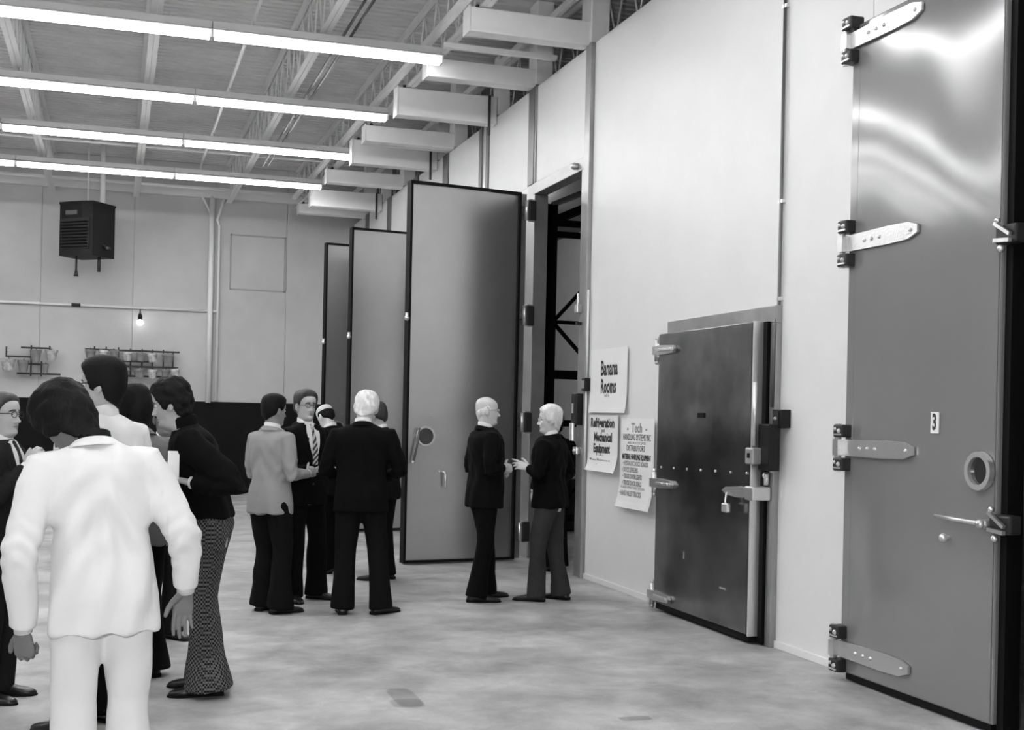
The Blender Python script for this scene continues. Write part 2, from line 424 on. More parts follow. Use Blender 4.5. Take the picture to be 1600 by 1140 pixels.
# ------------------------------------------------------------------ cold room doors
def strap_hinge(parent, loc, sx=1, L=.72, mtx=None):
    """strap along -Y from the pin, sits on a face whose outward normal is -X (local)"""
    T = mtx or Matrix.Translation(loc)
    h = MB()
    pr = [(0, -.05), (-.60 * L, -.055), (-.86 * L, -.05), (-.985 * L, -.02), (-.985 * L, .025), (-.86 * L, .05), (-.60 * L, .055), (0, .05)]
    h.prism(pr, 0, -.016, lambda p, t: T @ Vector((t - .002, p[0], p[1])))
    o = h.build('hinge', M['chrome'], parent)
    b = MB()
    for yy in (-.26 * L, -.37 * L, -.48 * L, -.9 * L): b.sphere(T @ Vector((-.02, yy, 0)), .012, 8, 6)
    b.build('strap_bolts', M['edge'], o, smooth=True)
    k = MB(); k.tube([T @ Vector((-.03, .035, -.15)), T @ Vector((-.03, .035, .15))], .022, 10)
    k.box(-.055, -.0, .0, .06, -.05, .05, T)
    k.build('knuckle', M['chrome'], o, auto=True)
    for s in (-1, 1):
        c = MB(); z0, z1 = sorted((s * .065, s * .145))
        c.box(-.06, .04, -.055, .05, z0, z1, T, bev=.010)
        c.build('hinge_block', M['darkmetal'], o)
        c = MB(); c.box(-.066, -.058, -.045, .04, z0 + .012, z0 + .022, T); c.sphere(T @ Vector((-.06, -.02, (z0 + z1) / 2)), .016, 8, 6)
        c.sphere(T @ Vector((-.06, .025, (z0 + z1) / 2 + .012)), .012, 8, 6)
        c.build('block_screws', M['edge'], o)
    return o

def leaf_sheet(y0, y1, z0, z1, x, nx=-1, amp=.004):
    """slightly buckled metal skin as a fine grid"""
    ny, nz = 24, 60; vs = []; fs = []
    for i in range(ny + 1):
        for j in range(nz + 1):
            u, v = i / ny, j / nz; e = min(u, 1 - u, v * 3, (1 - v) * 3); e = min(1, e * 8)
            yy, zz = y0 + (y1 - y0) * u, z0 + (z1 - z0) * v
            d = noise.noise(Vector((yy * 1.3 + x, zz * .8, 3.1))) * amp * e
            vs.append((x + nx * (.004 + amp * .6 * e + d), yy, zz))
    for i in range(ny):
        for j in range(nz):
            a = i * (nz + 1) + j; fs.append((a, a + 1, a + nz + 2, a + nz + 1))
    return MB().add(vs, fs)

# --- door 3 (numbered, closed, nearest)
d3 = thing('cold_room_door', 'tall closed stainless cold room door with number plate 3 and round porthole', 'door', (WX, 0, 0))
X0, X1 = -.135, -.01
MB().box(X0, X1, 5.34, 6.74, .05, 4.13, bev=.012).build('door_leaf', M['leafout'], d3)
leaf_sheet(5.352, 6.728, .062, 4.118, X0, amp=.006).build('face_sheet', M['leafout'], d3, smooth=True)
MB().box(X0 + .01, X1, 5.36, 6.70, .012, .05).build('bottom_gasket', M['gasket'], d3)
MB().box(X0 + .03, X1 + .005, 5.29, 5.34, .02, 4.14).build('side_gasket', M['gasket'], d3)
MB().box(X0 - .006, X0 - .001, 6.665, 6.738, .06, 4.12).build('hinge_stile', M['leafout'], d3)
for z in (4.03, 2.75, 1.465, .20):
    strap_hinge(d3, (X0 - .012, 6.73, z))
pl = MB().box(X0 - .018, X0 - .012, 5.805, 5.875, 1.572, 1.692).build('number_plate', M['paper'], d3, label='white plate with number 3')
def text_mesh(body, size, sx=1.0, sy=1.0, ext=0.0008, spacing=1.0, bold=0.0, align='CENTER'):
    cu = bpy.data.curves.new('lettering', 'FONT'); cu.body = body; cu.size = size; cu.extrude = ext; cu.offset = bold
    cu.align_x = align; cu.align_y = 'CENTER'; cu.resolution_u = 2; cu.space_character = spacing
    o = bpy.data.objects.new('tmp', cu); COL.objects.link(o)
    dg = bpy.context.evaluated_depsgraph_get(); me = bpy.data.meshes.new_from_object(o.evaluated_get(dg))
    bpy.data.objects.remove(o); bpy.data.curves.remove(cu)
    for v in me.vertices: v.co.x *= sx; v.co.y *= sy
    return me
def wall_text(body, x, y, z, size, m_, parent, sx=1.0, sy=1.0, bold=0.0, spacing=1.0, tilt=0.0, align='CENTER', name='lettering'):
    """text on a surface facing -X, reading towards -Y"""
    me = text_mesh(body, size, sx, sy, spacing=spacing, bold=bold, align=align)
    R_ = Matrix(((0, 0, -1, x), (-1, 0, 0, y), (0, 1, 0, z), (0, 0, 0, 1))) @ Matrix.Rotation(tilt, 4, 'Z')
    me.transform(R_); me.materials.clear(); me.materials.append(m_)
    return link(name, me, parent)
wall_text('3', X0 - .0195, 5.84, 1.632, .125, M['ink'], pl, sx=.62, bold=.004)
ph = MB().ring((X0 - .01, 5.45, 1.38), (-1, 0, 0), .075, .105, .03).build('porthole_rim', M['edge'], d3, auto=True)
MB().loft([((X0 - .012, 5.45, 1.38), (0, 1, 0), (0, 0, 1), .078, .078, .078, 2), ((X0 - .018, 5.45, 1.38), (0, 1, 0), (0, 0, 1), .078, .078, .078, 2)], 28).build('porthole_glass', M['glass'], ph)
hb = MB().tube([(X0 - .05, 5.78, 1.115), (X0 - .055, 5.60, 1.11), (X0 - .06, 5.36, 1.105)], [.010, .011, .014], 8)
hb.build('lever_handle', M['edge'], d3, smooth=True)
MB().tube([(X0, 5.37, 1.105), (X0 - .075, 5.37, 1.105)], .024, 12).sphere((X0 - .075, 5.37, 1.105), .026).build('handle_boss', M['chrome'], d3, smooth=True)
MB().tube([(X0, 5.70, 1.0), (X0 - .045, 5.70, 1.0)], .012, 10).sphere((X0 - .05, 5.70, 1.0), .024).build('release_knob', M['edge'], d3, smooth=True)
for zc in (1.11, 2.62):
    lt = MB().box(X0 - .03, X0 + .05, 5.20, 5.36, zc - .05, zc + .05, bev=.012).build('latch_keeper', M['darkmetal'], d3)
    MB().bar((X0 - .05, 5.34, zc + .06), (X0 - .05, 5.22, zc - .01), .018, .018).bar((X0 - .05, 5.34, zc - .03), (X0 - .05, 5.22, zc - .04), .02, .02).build('latch_arm', M['chrome'], lt)
    MB().sphere((X0 - .04, 5.30, zc - .075), .02).sphere((X0 - .04, 5.33, zc + .075), .016).build('latch_bolts', M['edge'], lt, smooth=True)

# --- open leaves
def open_leaf(x0, y0, x1, y1, label, details=True):
    d = Vector((x1 - x0, y1 - y0, 0)); Wd = d.length; ang = math.atan2(d.y, d.x)
    t = thing('cold_room_door', label, 'door', (x0, y0, 0), ang, 'open tall cold room doors')
    # local x from free edge (0) to hinge edge (Wd); face seen is -Y
    MB().box(0.03, Wd - .03, .03, .13, .035, 4.10, bev=.01).build('door_leaf', M['leaf'], t)
    fr = MB(); g = .028
    for a in ((0, g, .0, 4.12), (Wd - g, Wd, .0, 4.12)): fr.box(a[0], a[1], -.012, .10, .015, 4.12)
    fr.box(g, Wd - g, -.012, .10, .015, .015 + g); fr.box(g, Wd - g, -.012, .10, 4.12 - g, 4.12)
    fr.build('edge_gasket', M['gasket'], t)
    ny, nz = 24, 60; vs = []; fs = []
    for i in range(ny + 1):
        for j in range(nz + 1):
            u, v = i / ny, j / nz; e = min(1, 8 * min(u, 1 - u, v * 3, (1 - v) * 3))
            xx, zz = g + (Wd - 2 * g) * u, .043 + 4.05 * v
            dd = noise.noise(Vector((xx * 1.2 + x0 * 7, zz * .6, y0))) * .006 * e + .020 * math.sin(u * math.pi)
            vs.append((xx, .030 - dd, zz))
    for i in range(ny):
        for j in range(nz):
            a = i * (nz + 1) + j; fs.append((a, a + 1, a + nz + 2, a + nz + 1))
    MB().add(vs, fs).build('inner_sheet', M['leaf'], t, smooth=True)
    if details:
        pr = MB().ring((.235, .012, 1.38), (0, -1, 0), .088, .108, .022).build('porthole_rim', M['edge'], t, auto=True)
        MB().loft([((.235, .012, 1.38), (1, 0, 0), (0, 0, 1), .09, .09, .09, 2), ((.235, -.002, 1.38), (1, 0, 0), (0, 0, 1), .09, .09, .09, 2)], 28).build('porthole_glass', M['glass'], pr)
        MB().tube([(.085, -.03, 1.10), (.125, -.035, 1.30), (.15, -.03, 1.47)], [.014, .012, .010], 8).build('push_bar', M['mullion'], t, smooth=True)
        MB().sphere((.085, -.03, 1.10), .022).build('bar_knob', M['edge'], t, smooth=True)
        MB().tube([(.43, .01, 1.0), (.45, -.05, .99)], .010, 8).tube([(.455, -.05, .985), (.462, -.05, .83)], [.016, .012], 8).build('release_handle', M['edge'], t, smooth=True)
        MB().sphere((.40, .0, 1.0), .016).sphere((.52, .0, 1.44), .01).sphere((.30, .0, 1.6), .007).build('stud', M['edge'], t, smooth=True)
    MB().tube([(-.012, .0, 2.62), (-.012, .0, 2.70)], .02, 8).sphere((-.02, -.02, 2.64), .028).build('latch_stub', M['edge'], t, smooth=True)
    # hinges at the hinge edge
    for z in (3.93, 2.75, 1.55, .32):
        hg = MB().box(Wd, Wd + .20, .03, .06, z - .05, z + .05, bev=.006)
        hg = hg.build('hinge', M['mullion'], t)
        MB().tube([(Wd + .07, .0, z - .11), (Wd + .07, .0, z + .11)], .026, 10).build('hinge_pin', M['edge'], hg, smooth=True)
        MB().box(Wd + .10, Wd + .19, -.01, .03, z - .11, z + .11, bev=.01).build('hinge_block', M['darkmetal'], hg)
        MB().box(Wd + .095, Wd + .17, -.015, .02, z + .11, z + .125, bev=.003).box(Wd + .095, Wd + .17, -.015, .02, z - .125, z - .11, bev=.003).build('hinge_lip', M['edge'], hg)
    MB().box(Wd + .02, Wd + .10, .06, .09, .02, 4.12, bev=.004).build('hinge_stile', M['frame'], t)
    return t
open_leaf(2.985, 12.86, 4.30, 13.06, 'nearest open tall metal cold room door with porthole and release handle')
open_leaf(3.02, 16.45, 4.33, 16.65, 'middle tall metal cold room door standing open behind the nearest one')
open_leaf(2.95, 18.12, 4.28, 18.32, 'farthest and narrowest looking open tall metal cold room door')

# --- small dark service door
sd = thing('service_door', 'dark stained stainless service door with padlock beside the posters', 'door', (WX, 0, 0))
fr = MB().box(-.05, .0, 7.78, 9.600, 2.33, 2.455, bev=.006).box(-.05, 0, 7.78, 7.86, 0, 2.33, bev=.006).box(-.05, 0, 9.520, 9.600, 0, 2.33, bev=.006)
fr.build('door_frame', M['frame'], sd)
MB().box(-.055, -.045, 7.86, 9.520, .01, 2.33).build('frame_gasket', M['gasket'], sd)
MB().box(-.15, -.06, 7.93, 9.540, .07, 2.34, bev=.008).build('door_leaf', M['darkdoor'], sd)
sh = leaf_sheet(7.938, 9.532, .075, 2.332, -.15, amp=.004).build('face_sheet', M['darkdoor'], sd, smooth=True)
MB().box(-.153, -.062, 7.915, 7.932, .06, 2.345, bev=.004).build('leaf_edge', M['edge'], sd)
MB().box(-.075, -.05, 7.86, 7.92, .02, 2.34).build('side_gasket', M['gasket'], sd)
MB().box(-.14, -.06, 7.93, 9.520, .02, .07).build('bottom_gasket', M['gasket'], sd)
for z in (2.20, 1.08, .135):
    h = MB().prism([(.06, -.035), (-.12, -.04), (-.26, -.033), (-.34, -.03), (-.36, 0), (-.34, .03), (-.26, .033), (-.12, .04), (.06, .035)], 0, -.03,
                   lambda p, t, z=z: Vector((-.158 + t, 9.540 + p[0], z + p[1]))).build('hinge', M['chrome'], sd)
    MB().box(-.20, -.185, 9.180, 9.460, z - .012, z + .012, bev=.004).sphere((-.195, 9.220, z), .014, 8, 6).sphere((-.195, 9.320, z), .012, 8, 6).build('hinge_rib', M['edge'], h)
    MB().tube([(-.15, 9.575, z - .09), (-.15, 9.575, z + .09)], .024, 10).sphere((-.15, 9.575, z + .10), .022, 8, 6).sphere((-.15, 9.575, z - .10), .022, 8, 6).build('knuckle', M['chrome'], h, smooth=True)
    MB().box(-.16, -.01, 9.545, 9.615, z - .065, z + .065, bev=.01).build('hinge_block', M['chrome'], h)
rv = [9.43 - i * .244 for i in range(7)]
for i, y in enumerate(rv):
    MB().sphere((-.160, y, 1.215 + i * .004), .011, 8, 6, sc=(.6, 1, 1)).build('rivet', M['edge'], sd, smooth=True)
MB().box(-.166, -.158, 8.655, 8.765, 1.635, 1.675).build('label_plate', M['gasket'], sd, label='small black label plate')
la = MB().prism([(0, -.035), (.10, -.04), (.27, -.028), (.33, 0), (.27, .028), (.10, .04), (0, .035)], 0, -.045, lambda p, t: Vector((-.16 + t, 7.93 + p[0], 1.10 + p[1]))).build('latch', M['chrome'], sd)
MB().box(-.20, -.05, 7.80, 7.925, 1.05, 1.15, bev=.01).build('latch_keeper', M['chrome'], la)
MB().tube([(-.215, 8.16, 1.09), (-.225, 8.16, 1.02), (-.225, 8.13, .99)], .008, 8).build('padlock_shackle', M['edge'], la, smooth=True)
MB().box(-.245, -.21, 8.10, 8.19, .94, 1.01, bev=.01).build('padlock', M['edge'], la, label='small bright padlock')
MB().tube([(-.07, 7.835, 1.16), (-.07, 7.835, 1.25)], .02, 10).sphere((-.075, 7.835, 1.23), .026).build('latch_rod', M['edge'], la, smooth=True)
MB().box(-.1595, -.158, 8.25, 8.35, .35, .362).box(-.1595, -.158, 8.96, 8.975, .50, .56).build('scratch_mark', M['edge'], sd)

# switch boxes beside the service door
t = thing('switch_box', 'square black switch box on the white wall beside the service door', 'switch', (WX, 7.71, 1.64))
MB().box(-.07, 0, -.075, .065, -.065, .065, bev=.006).build('box_body', M['blackbox'], t)
MB().box(-.078, -.07, -.03, .05, -.045, .05, bev=.003).build('cover_plate', M['darkmetal'], t)
MB().sphere((-.08, .0, 0), .016).build('switch_button', M['greybox'], t, smooth=True)
t = thing('disconnect_switch', 'tall black disconnect box with grey cover behind the service door latch', 'switch', (WX - .055, 7.77, 1.44))
MB().box(-.09, 0, -.09, .07, -.17, .16, bev=.008).build('box_body', M['blackbox'], t)
MB().box(-.16, -.055, .02, .13, -.13, -.01, bev=.012).build('switch_cover', M['greybox'], t)
MB().box(-.165, -.16, .055, .09, -.085, -.05).build('cover_slot', M['blackbox'], t)
MB().tube([(-.11, .085, .0), (-.11, .085, .46)], .016, 8).build('conduit_stub', M['edge'], t, smooth=True)
o = MB().tube([(WX - .02, 7.80, TOP), (WX - .02, 7.80, 2.45), (WX - .06, 7.79, 2.25), (WX - .06, 7.80, 1.72)], .013, 8).build('wall_conduit', M['mullion'], smooth=True)
tag(o, 'thin grey conduit dropping down the panel seam to the black switch box', 'conduit')
for z in (4.6, 3.2, 2.5):
    c = MB().box(-.03, 0, -.03, .03, -.012, .012); c = c.build('pipe_clip', M['edge'], o); c.location = (WX, 7.80, z)

# fittings at the first opening
t = thing('switch_box', 'small black switch box left of the banana rooms poster', 'switch', (WX, 11.50, 1.95))
MB().box(-.07, 0, -.05, .05, -.065, .065, bev=.006).build('box_body', M['blackbox'], t)
MB().box(-.078, -.07, -.03, .03, -.04, .04, bev=.003).build('cover_plate', M['greybox'], t)
t = thing('disconnect_switch', 'tall black latch switch on the opening frame with pale lever', 'switch', (WX, 11.62, 1.66))
MB().box(-.12, -.03, -.06, .08, -.12, .20, bev=.01).build('box_body', M['blackbox'], t)
MB().box(-.15, -.12, -.04, .05, -.28, -.10, bev=.01).build('switch_lever', M['edge'], t)
MB().box(-.13, -.12, .0, .05, .0, .10, bev=.003).build('cover_plate', M['greybox'], t)
o = MB().tube([(WX - .035, 11.50, 2.02), (WX - .035, 11.50, 2.9)], .012, 8).tube([(WX - .035, 11.50, 1.88), (WX - .035, 11.50, 1.1)], .012, 8).build('wall_conduit', M['pipe'], smooth=True)
tag(o, 'thin white conduit on the wall beside the opening', 'conduit')
t = thing('door_keeper', 'bright latch keeper high on the near frame of the opening', 'latch', (WX - .03, 11.70, 2.72))
MB().box(-.06, 0, -.03, .05, -.04, .05, bev=.01).build('keeper_body', M['edge'], t)
MB().tube([(-.04, .0, .04), (-.04, .0, .16)], .012, 8).build('keeper_rod', M['edge'], t)
MB().box(-.05, 0, -.02, .04, -.16, -.13, bev=.004).build('keeper_foot', M['darkmetal'], t)
t = thing('door_keeper', 'small bright catch low on the near frame of the opening', 'latch', (WX - .03, 11.68, 1.28))
MB().box(-.05, 0, -.05, .06, -.04, .04, bev=.01).build('keeper_body', M['edge'], t)
MB().sphere((-.05, .0, .0), .022).build('keeper_knob', M['chrome'], t, smooth=True)

# ------------------------------------------------------------------ posters
def poster(label, y0, y1, z0, z1, curl, skew=0.0):
    t = thing('poster', label, 'poster', (WX - .01, (y0 + y1) / 2, (z0 + z1) / 2))
    n = 14; vs = []; fs = []; Wd, Hh = y1 - y0, z1 - z0
    def P(u, v):   # u 0 (far) .. 1 (near), v 0 bottom .. 1 top
        lift = curl * (max(0, .35 - v) / .35) ** 2 + curl * .5 * (max(0, u - .8) / .2) ** 2
        return (-.004 - lift, Wd * (.5 - u) + skew * (v - .5), Hh * (v - .5))
    for d in (0, .002):
        for i in range(n + 1):
            for j in range(n + 1):
                p = P(i / n, j / n); vs.append((p[0] - d, p[1], p[2]))
    K = (n + 1) ** 2
    for i in range(n):
        for j in range(n):
            a = i * (n + 1) + j; q = (a, a + 1, a + n + 2, a + n + 1); fs.append(q); fs.append(tuple(K + k for k in reversed(q)))
    edge = [(i, 0) for i in range(n)] + [(n, j) for j in range(n)] + [(n - i, n) for i in range(n)] + [(0, n - j) for j in range(n)]
    ids = [i * (n + 1) + j for i, j in edge]
    for k in range(len(ids)): a, b = ids[k], ids[(k + 1) % len(ids)]; fs.append((a, b, K + b, K + a))
    MB().add(vs, fs).build('paper_sheet', M['paper'], t, smooth=False)
    return t
def line(t, body, dy, z, size, m_='ink', sx=.6, bold=0.0, sy=1.0, x=-.008, align='CENTER', tilt=0.0, maxw=None):
    me = text_mesh(body, size, sx, sy, ext=.0004, bold=bold, align=align)
    if maxw:
        xs_ = [v.co.x for v in me.vertices]; wd = max(xs_) - min(xs_); k = maxw / wd
        for v in me.vertices: v.co.x *= k
    me.transform(Matrix(((0, 0, -1, x), (-1, 0, 0, dy), (0, 1, 0, z), (0, 0, 0, 1))) @ Matrix.Rotation(tilt, 4, 'Z'))
    me.materials.clear(); me.materials.append(M[m_]); return link('lettering', me, t)
p = poster('white poster lettered Banana Rooms, uppermost on the wall', 10.50, 11.44, 1.67, 2.29, .02)
line(p, 'Banana', -.01, .115, .20, bold=.006, maxw=.42)
line(p, 'Rooms', .0, -.06, .19, bold=.006, maxw=.38)
line(p, 'built by', .03, -.145, .05, 'inklight', maxw=.12)
line(p, 'All City Insulation Inc', .07, -.205, .06, 'inklight', maxw=.62)
p = poster('curling white poster lettered Refrigeration and Mechanical Equipment', 10.66, 11.44, 1.10, 1.645, .045)
line(p, 'Refrigeration', .05, .195, .125, bold=.005, maxw=.60)
line(p, 'and', .03, .125, .055, maxw=.08)
line(p, 'Mechanical', .03, .055, .12, bold=.005, maxw=.46)
line(p, 'Equipment', .06, -.055, .12, bold=.005, maxw=.42)
line(p, 'installed by', .07, -.125, .04, maxw=.15)
line(p, 'Metro Maintenance', .08, -.172, .07, maxw=.52, x=-.016)
line(p, 'Company Inc', .06, -.218, .045, maxw=.20, x=-.026)
p = poster('long white poster listing material handling equipment, beside the service door hinge', 9.84, 10.64, .80, 1.62, .05)
line(p, '-  Tech  -', 0.030, .32, .12, 'inklight', bold=.003, maxw=0.450)
line(p, 'HANDLING SYSTEMS INC', 0.030, .235, .085, maxw=0.612)
line(p, 'AND OR ASSOCIATES', 0.030, .185, .035, 'inklight', maxw=0.405)
line(p, 'DISTRIBUTORS', 0.050, .135, .075, maxw=0.405)
line(p, 'MATERIAL HANDLING EQUIPMENT', 0.030, .055, .07, bold=.003, maxw=0.648)
line(p, '\u2022 HYDRAULIC DOCK BOARDS', 0.050, -.005, .06, 'inklight', maxw=0.558, bold=.002)
line(p, '\u2022 DOCK LEVELERS', 0.170, -.065, .06, 'inklight', maxw=0.360, bold=.002)
line(p, '\u2022 TRUCK DOOR LIGHTS', 0.110, -.125, .06, 'inklight', maxw=0.432, bold=.002, x=-.010)
line(p, '\u2022 TRUCK DOCK SEALS', 0.110, -.185, .06, 'inklight', maxw=0.432, bold=.002, x=-.014)
line(p, 'RUBBER IMPACTABLE DOORS', 0.080, -.225, .035, 'inklight', maxw=0.540, x=-.019)
line(p, '\u2022 HAND PALLET TRUCKS', 0.110, -.28, .065, 'inklight', maxw=0.486, bold=.002, x=-.030)

# ------------------------------------------------------------------ back wall fittings
t = thing('riser_pipe', 'pair of pale riser pipes climbing the back wall', 'pipe', (0, BY, 0))
MB().tube([(1.755, -.08, 1.75), (1.755, -.08, 5.75)], .05, 12).build('pipe', M['pipe'], t, smooth=True)
MB().tube([(1.90, -.07, 1.80), (1.90, -.07, 5.2), (1.86, -.07, 5.3), (1.98, -.10, 5.75)], .024, 8).build('pipe', M['pipe'], t, smooth=True)
MB().bar((1.77, -.08, 5.35), (1.55, -.08, 5.75), .04, .04).build('brace', M['joist'], t)
t = thing('wall_pipe', 'thin white horizontal pipe carrying a bare bulb across the back wall', 'pipe', (0, BY - .05, 3.53))
MB().tube([(LX, 0, .0), (1.80, 0, 0)], .024, 10).build('pipe', M['pipe'], t, smooth=True)
MB().tube([(-.78, 0, 0), (-.62, 0, 0)], .034, 10).build('coupling', M['darkmetal'], t, smooth=True)
MB().tube([(1.78, 0, 0), (1.92, 0, 0)], .036, 10).build('end_fitting', M['edge'], t, smooth=True)
t = thing('bare_bulb', 'bare round bulb hanging under the thin white pipe', 'light bulb', (.46, BY - .13, 3.50))
MB().tube([(0, .05, .0), (0, .03, -.10)], .012, 8).build('cord', M['darkmetal'], t)
MB().tube([(0, .03, -.08), (0, .0, -.13), (0, 0, -.20)], [.025, .04, .038], 10).build('socket', M['blackbox'], t, smooth=True)
MB().sphere((0, 0, -.255), .062, 16, 12, sc=(1, 1, .95)).build('bulb', M['bulb'], t, smooth=True)

t = thing('unit_heater', 'dark boxy unit heater with louvres hanging before the back wall', 'heater', (-.50, 23.4, 4.30), math.radians(-38))
n = 8; W2, D2, H2 = .36, .30, .92
prf = [(-W2, -D2), (-W2 * .3, -D2 - .03), (W2 * .4, -D2 - .03), (W2, -D2), (W2, D2), (-W2, D2)]
MB().prism(prf, 0, H2, lambda p, z: Vector((p[0], p[1], z))).build('casing', M['heater'], t)
MB().prism([(p[0] * 1.03, p[1] * 1.03) for p in prf], H2, H2 + .04, lambda p, z: Vector((p[0], p[1], z))).build('casing_lid', M['heater'], t)
MB().box(-W2 + .06, W2 - .06, -D2 - .036, -D2 + .02, .12, .66).build('louvre_recess', M['heaterin'], t)
for k in range(9):
    z = .15 + k * .055
    MB().bar((-W2 + .07, -D2 - .055, z), (W2 - .07, -D2 - .055, z), .045, .008, up=(0, .5, 1)).build('louvre', M['heater'], t)
MB().box(-.20, .05, -D2 - .045, -D2, .72, .80).build('rating_plate', M['mullion'], t)
MB().tube([(.0, .0, H2 + .04), (.0, .0, H2 + 1.17)], .016, 8).tube([(.22, .12, H2 + .04), (.22, .12, H2 + 1.17)], .05, 10).build('hanger_pipe', M['joist'], t, smooth=True)
MB().tube([(-.08, -.18, 0), (-.08, -.18, -.27)], .018, 8).tube([(-.08, -.18, -.25), (-.08, -.18, -.36)], [.022, .045], 10).build('drip_leg', M['darkmetal'], t, smooth=True)
MB().tube([(.27, 0, 0), (.27, .0, -.26)], .03, 8).build('gas_pipe', M['darkmetal'], t, smooth=True)
MB().tube([(W2, .0, .20), (W2 + .16, -.05, .13)], [.03, .045], 8).build('side_valve', M['darkmetal'], t, smooth=True)

# rail racks with hanging pots
def rail_rack(label, x0, rails, posts):
    t = thing('rail_rack', label, 'rack', (x0, BY, 0))
    for a, b, z in rails: MB().bar((a, -.16, z), (b, -.16, z), .03, .035).build('rail', M['rail'], t)
    for x, z0, z1 in posts:
        MB().bar((x, -.14, z0), (x, -.14, z1), .028, .028, up=(0, 1, 0)).build('upright', M['rail'], t)
        MB().bar((x, -.14, (z0 + z1) / 2), (x, 0, (z0 + z1) / 2), .02, .02).build('bracket', M['rail'], t)
    return t
rail_rack('short dark rail rack of pots high on the back wall near its left corner', -1.92,
          [(.28, .80, 2.69), (.02, .58, 2.52), (.30, .76, 2.39), (.22, .98, 2.21)], [(.03, 2.52, 2.70), (.46, 2.16, 2.74), (.64, 2.16, 2.45), (.78, 2.6, 2.74)])
rail_rack('long dark rail rack crowded with round pots high on the back wall', -.52,
          [(.0, 1.72, 2.70), (.0, 1.2, 2.50), (.60, 1.70, 2.40), (.2, 1.62, 2.22)],
          [(.17, 2.45, 2.76), (.38, 2.45, 2.76), (.60, 2.2, 2.76), (.82, 2.2, 2.74), (1.03, 2.2, 2.74), (1.22, 2.2, 2.74), (1.42, 2.35, 2.74), (1.6, 2.4, 2.72)])
def pot(x, z, r, h, m_, label, group, flare=1.25, tilt=0.0):
    t = thing('hanging_pot', label, 'pot', (x, BY - .33, z), 0, group); t.rotation_euler = (0, tilt, 0)
    S = []
    for zz, rr in ((0, r * .72), (h * .05, r * .76), (h * .75, r * 1.0), (h * .76, r * 1.12), (h, r * flare * .95), (h, r * flare * .82), (h * .8, r * .85)):
        S.append(((0, 0, zz), (1, 0, 0), (0, 1, 0), rr, rr, rr, 2))
    MB().loft(S, 16).build('pot_body', m_, t, auto=True)
    MB().tube([(0, .05, h * .9), (0, .12, h + .03), (0, .175, h + .02)], .008, 6).build('hook', M['rail'], t)
    return t
for x, z, r, h, lab in ((-1.37, 2.43, .09, .22, 'grey flared pot high in the short rack'), (-1.58, 2.24, .09, .21, 'grey flared pot in the middle of the short rack'),
                        (-1.20, 2.22, .05, .17, 'smallest dark pot low in the short rack'), (-1.84, 2.25, .12, .22, 'pale pot in the short rack against the picture edge'),
                        (-1.10, 2.47, .10, .18, 'pale wide pot at the end of the short rack')):
    pot(x, z, r, h, M['potlight'] if 'pale' in lab else M['pot'], lab, 'pots in the short rack')
PX = [(-.42, 2.52, .09), (-.20, 2.52, .08), (.02, 2.53, .08), (.24, 2.50, .085), (.47, 2.50, .095), (.70, 2.49, .095), (.98, 2.49, .11),
      (.16, 2.20, .105), (.47, 2.19, .10), (.70, 2.18, .085), (.93, 2.19, .08), (1.13, 2.21, .085)]
pn = ['first', 'second', 'third', 'fourth', 'fifth', 'sixth', 'last']
for k, (x, z, r) in enumerate(PX):
    lab = '%s mottled round pot of the upper row in the long rack' % pn[k] if k < 7 else '%s mottled round pot of the lower row in the long rack' % (['first', 'second', 'third', 'fourth', 'last'][k - 7])
    pot(x, z, r, .17, M['potlight'] if k % 2 else M['pot'], lab, 'pots in the long rack', flare=1.05, tilt=.15 * math.sin(k * 2.1))

# ------------------------------------------------------------------ rack inside the cold room
t = thing('storage_rack', 'black steel pallet rack seen through the open doorway', 'rack', (5.73, 16.0, 0))
for x in (0, 1.05):
    for y in (0, 1.0):
        MB().box(x - .10, x + .06, y - .05, y + .05, 0, 4.55, bev=.006).build('upright', M['rackpaint'], t)
for z in (.22, 1.53, 2.22, 4.30):
    MB().bar((.05, 0, z), (1.0, 0, z), .06, .09).build('rail', M['rackpaint'], t)
    MB().bar((0, .05, z), (0, .95, z), .06, .09).build('rail', M['rackpaint'], t)
    MB().bar((.05, 1.0, z), (1.0, 1.0, z), .06, .09).build('rail', M['rackpaint'], t)
MB().bar((.03, 0, 2.93), (.60, 0, 3.55), .04, .05).build('diagonal', M['rackpaint'], t)
MB().bar((.03, 0, 2.93), (.60, 0, 2.35), .04, .05).build('diagonal', M['rackpaint'], t)
MB().bar((.03, 0, 2.93), (.9, 0, 2.93), .04, .05).build('diagonal', M['rackpaint'], t)
MB().bar((.03, 0, .26), (.6, 0, .8), .04, .05).build('diagonal', M['rackpaint'], t)
MB().bar((-.0, 0, 4.32), (.95, -1.2, 4.75), .08, .10).build('top_brace', M['rackpaint'], t)
MB().bar((-.0, 0, 4.55), (.95, -1.2, 4.95), .10, .05).build('top_brace', M['mullion'], t)
MB().box(.16, .85, .3, .9, 0, .75, bev=.02).build('crate', M['darkmetal'], t)

# ------------------------------------------------------------------ people
def smooth01(x): x = np.clip(x, 0, 1); return x * x * (3 - 2 * x)
def gauss(x, s): return np.exp(-(x / s) ** 2)

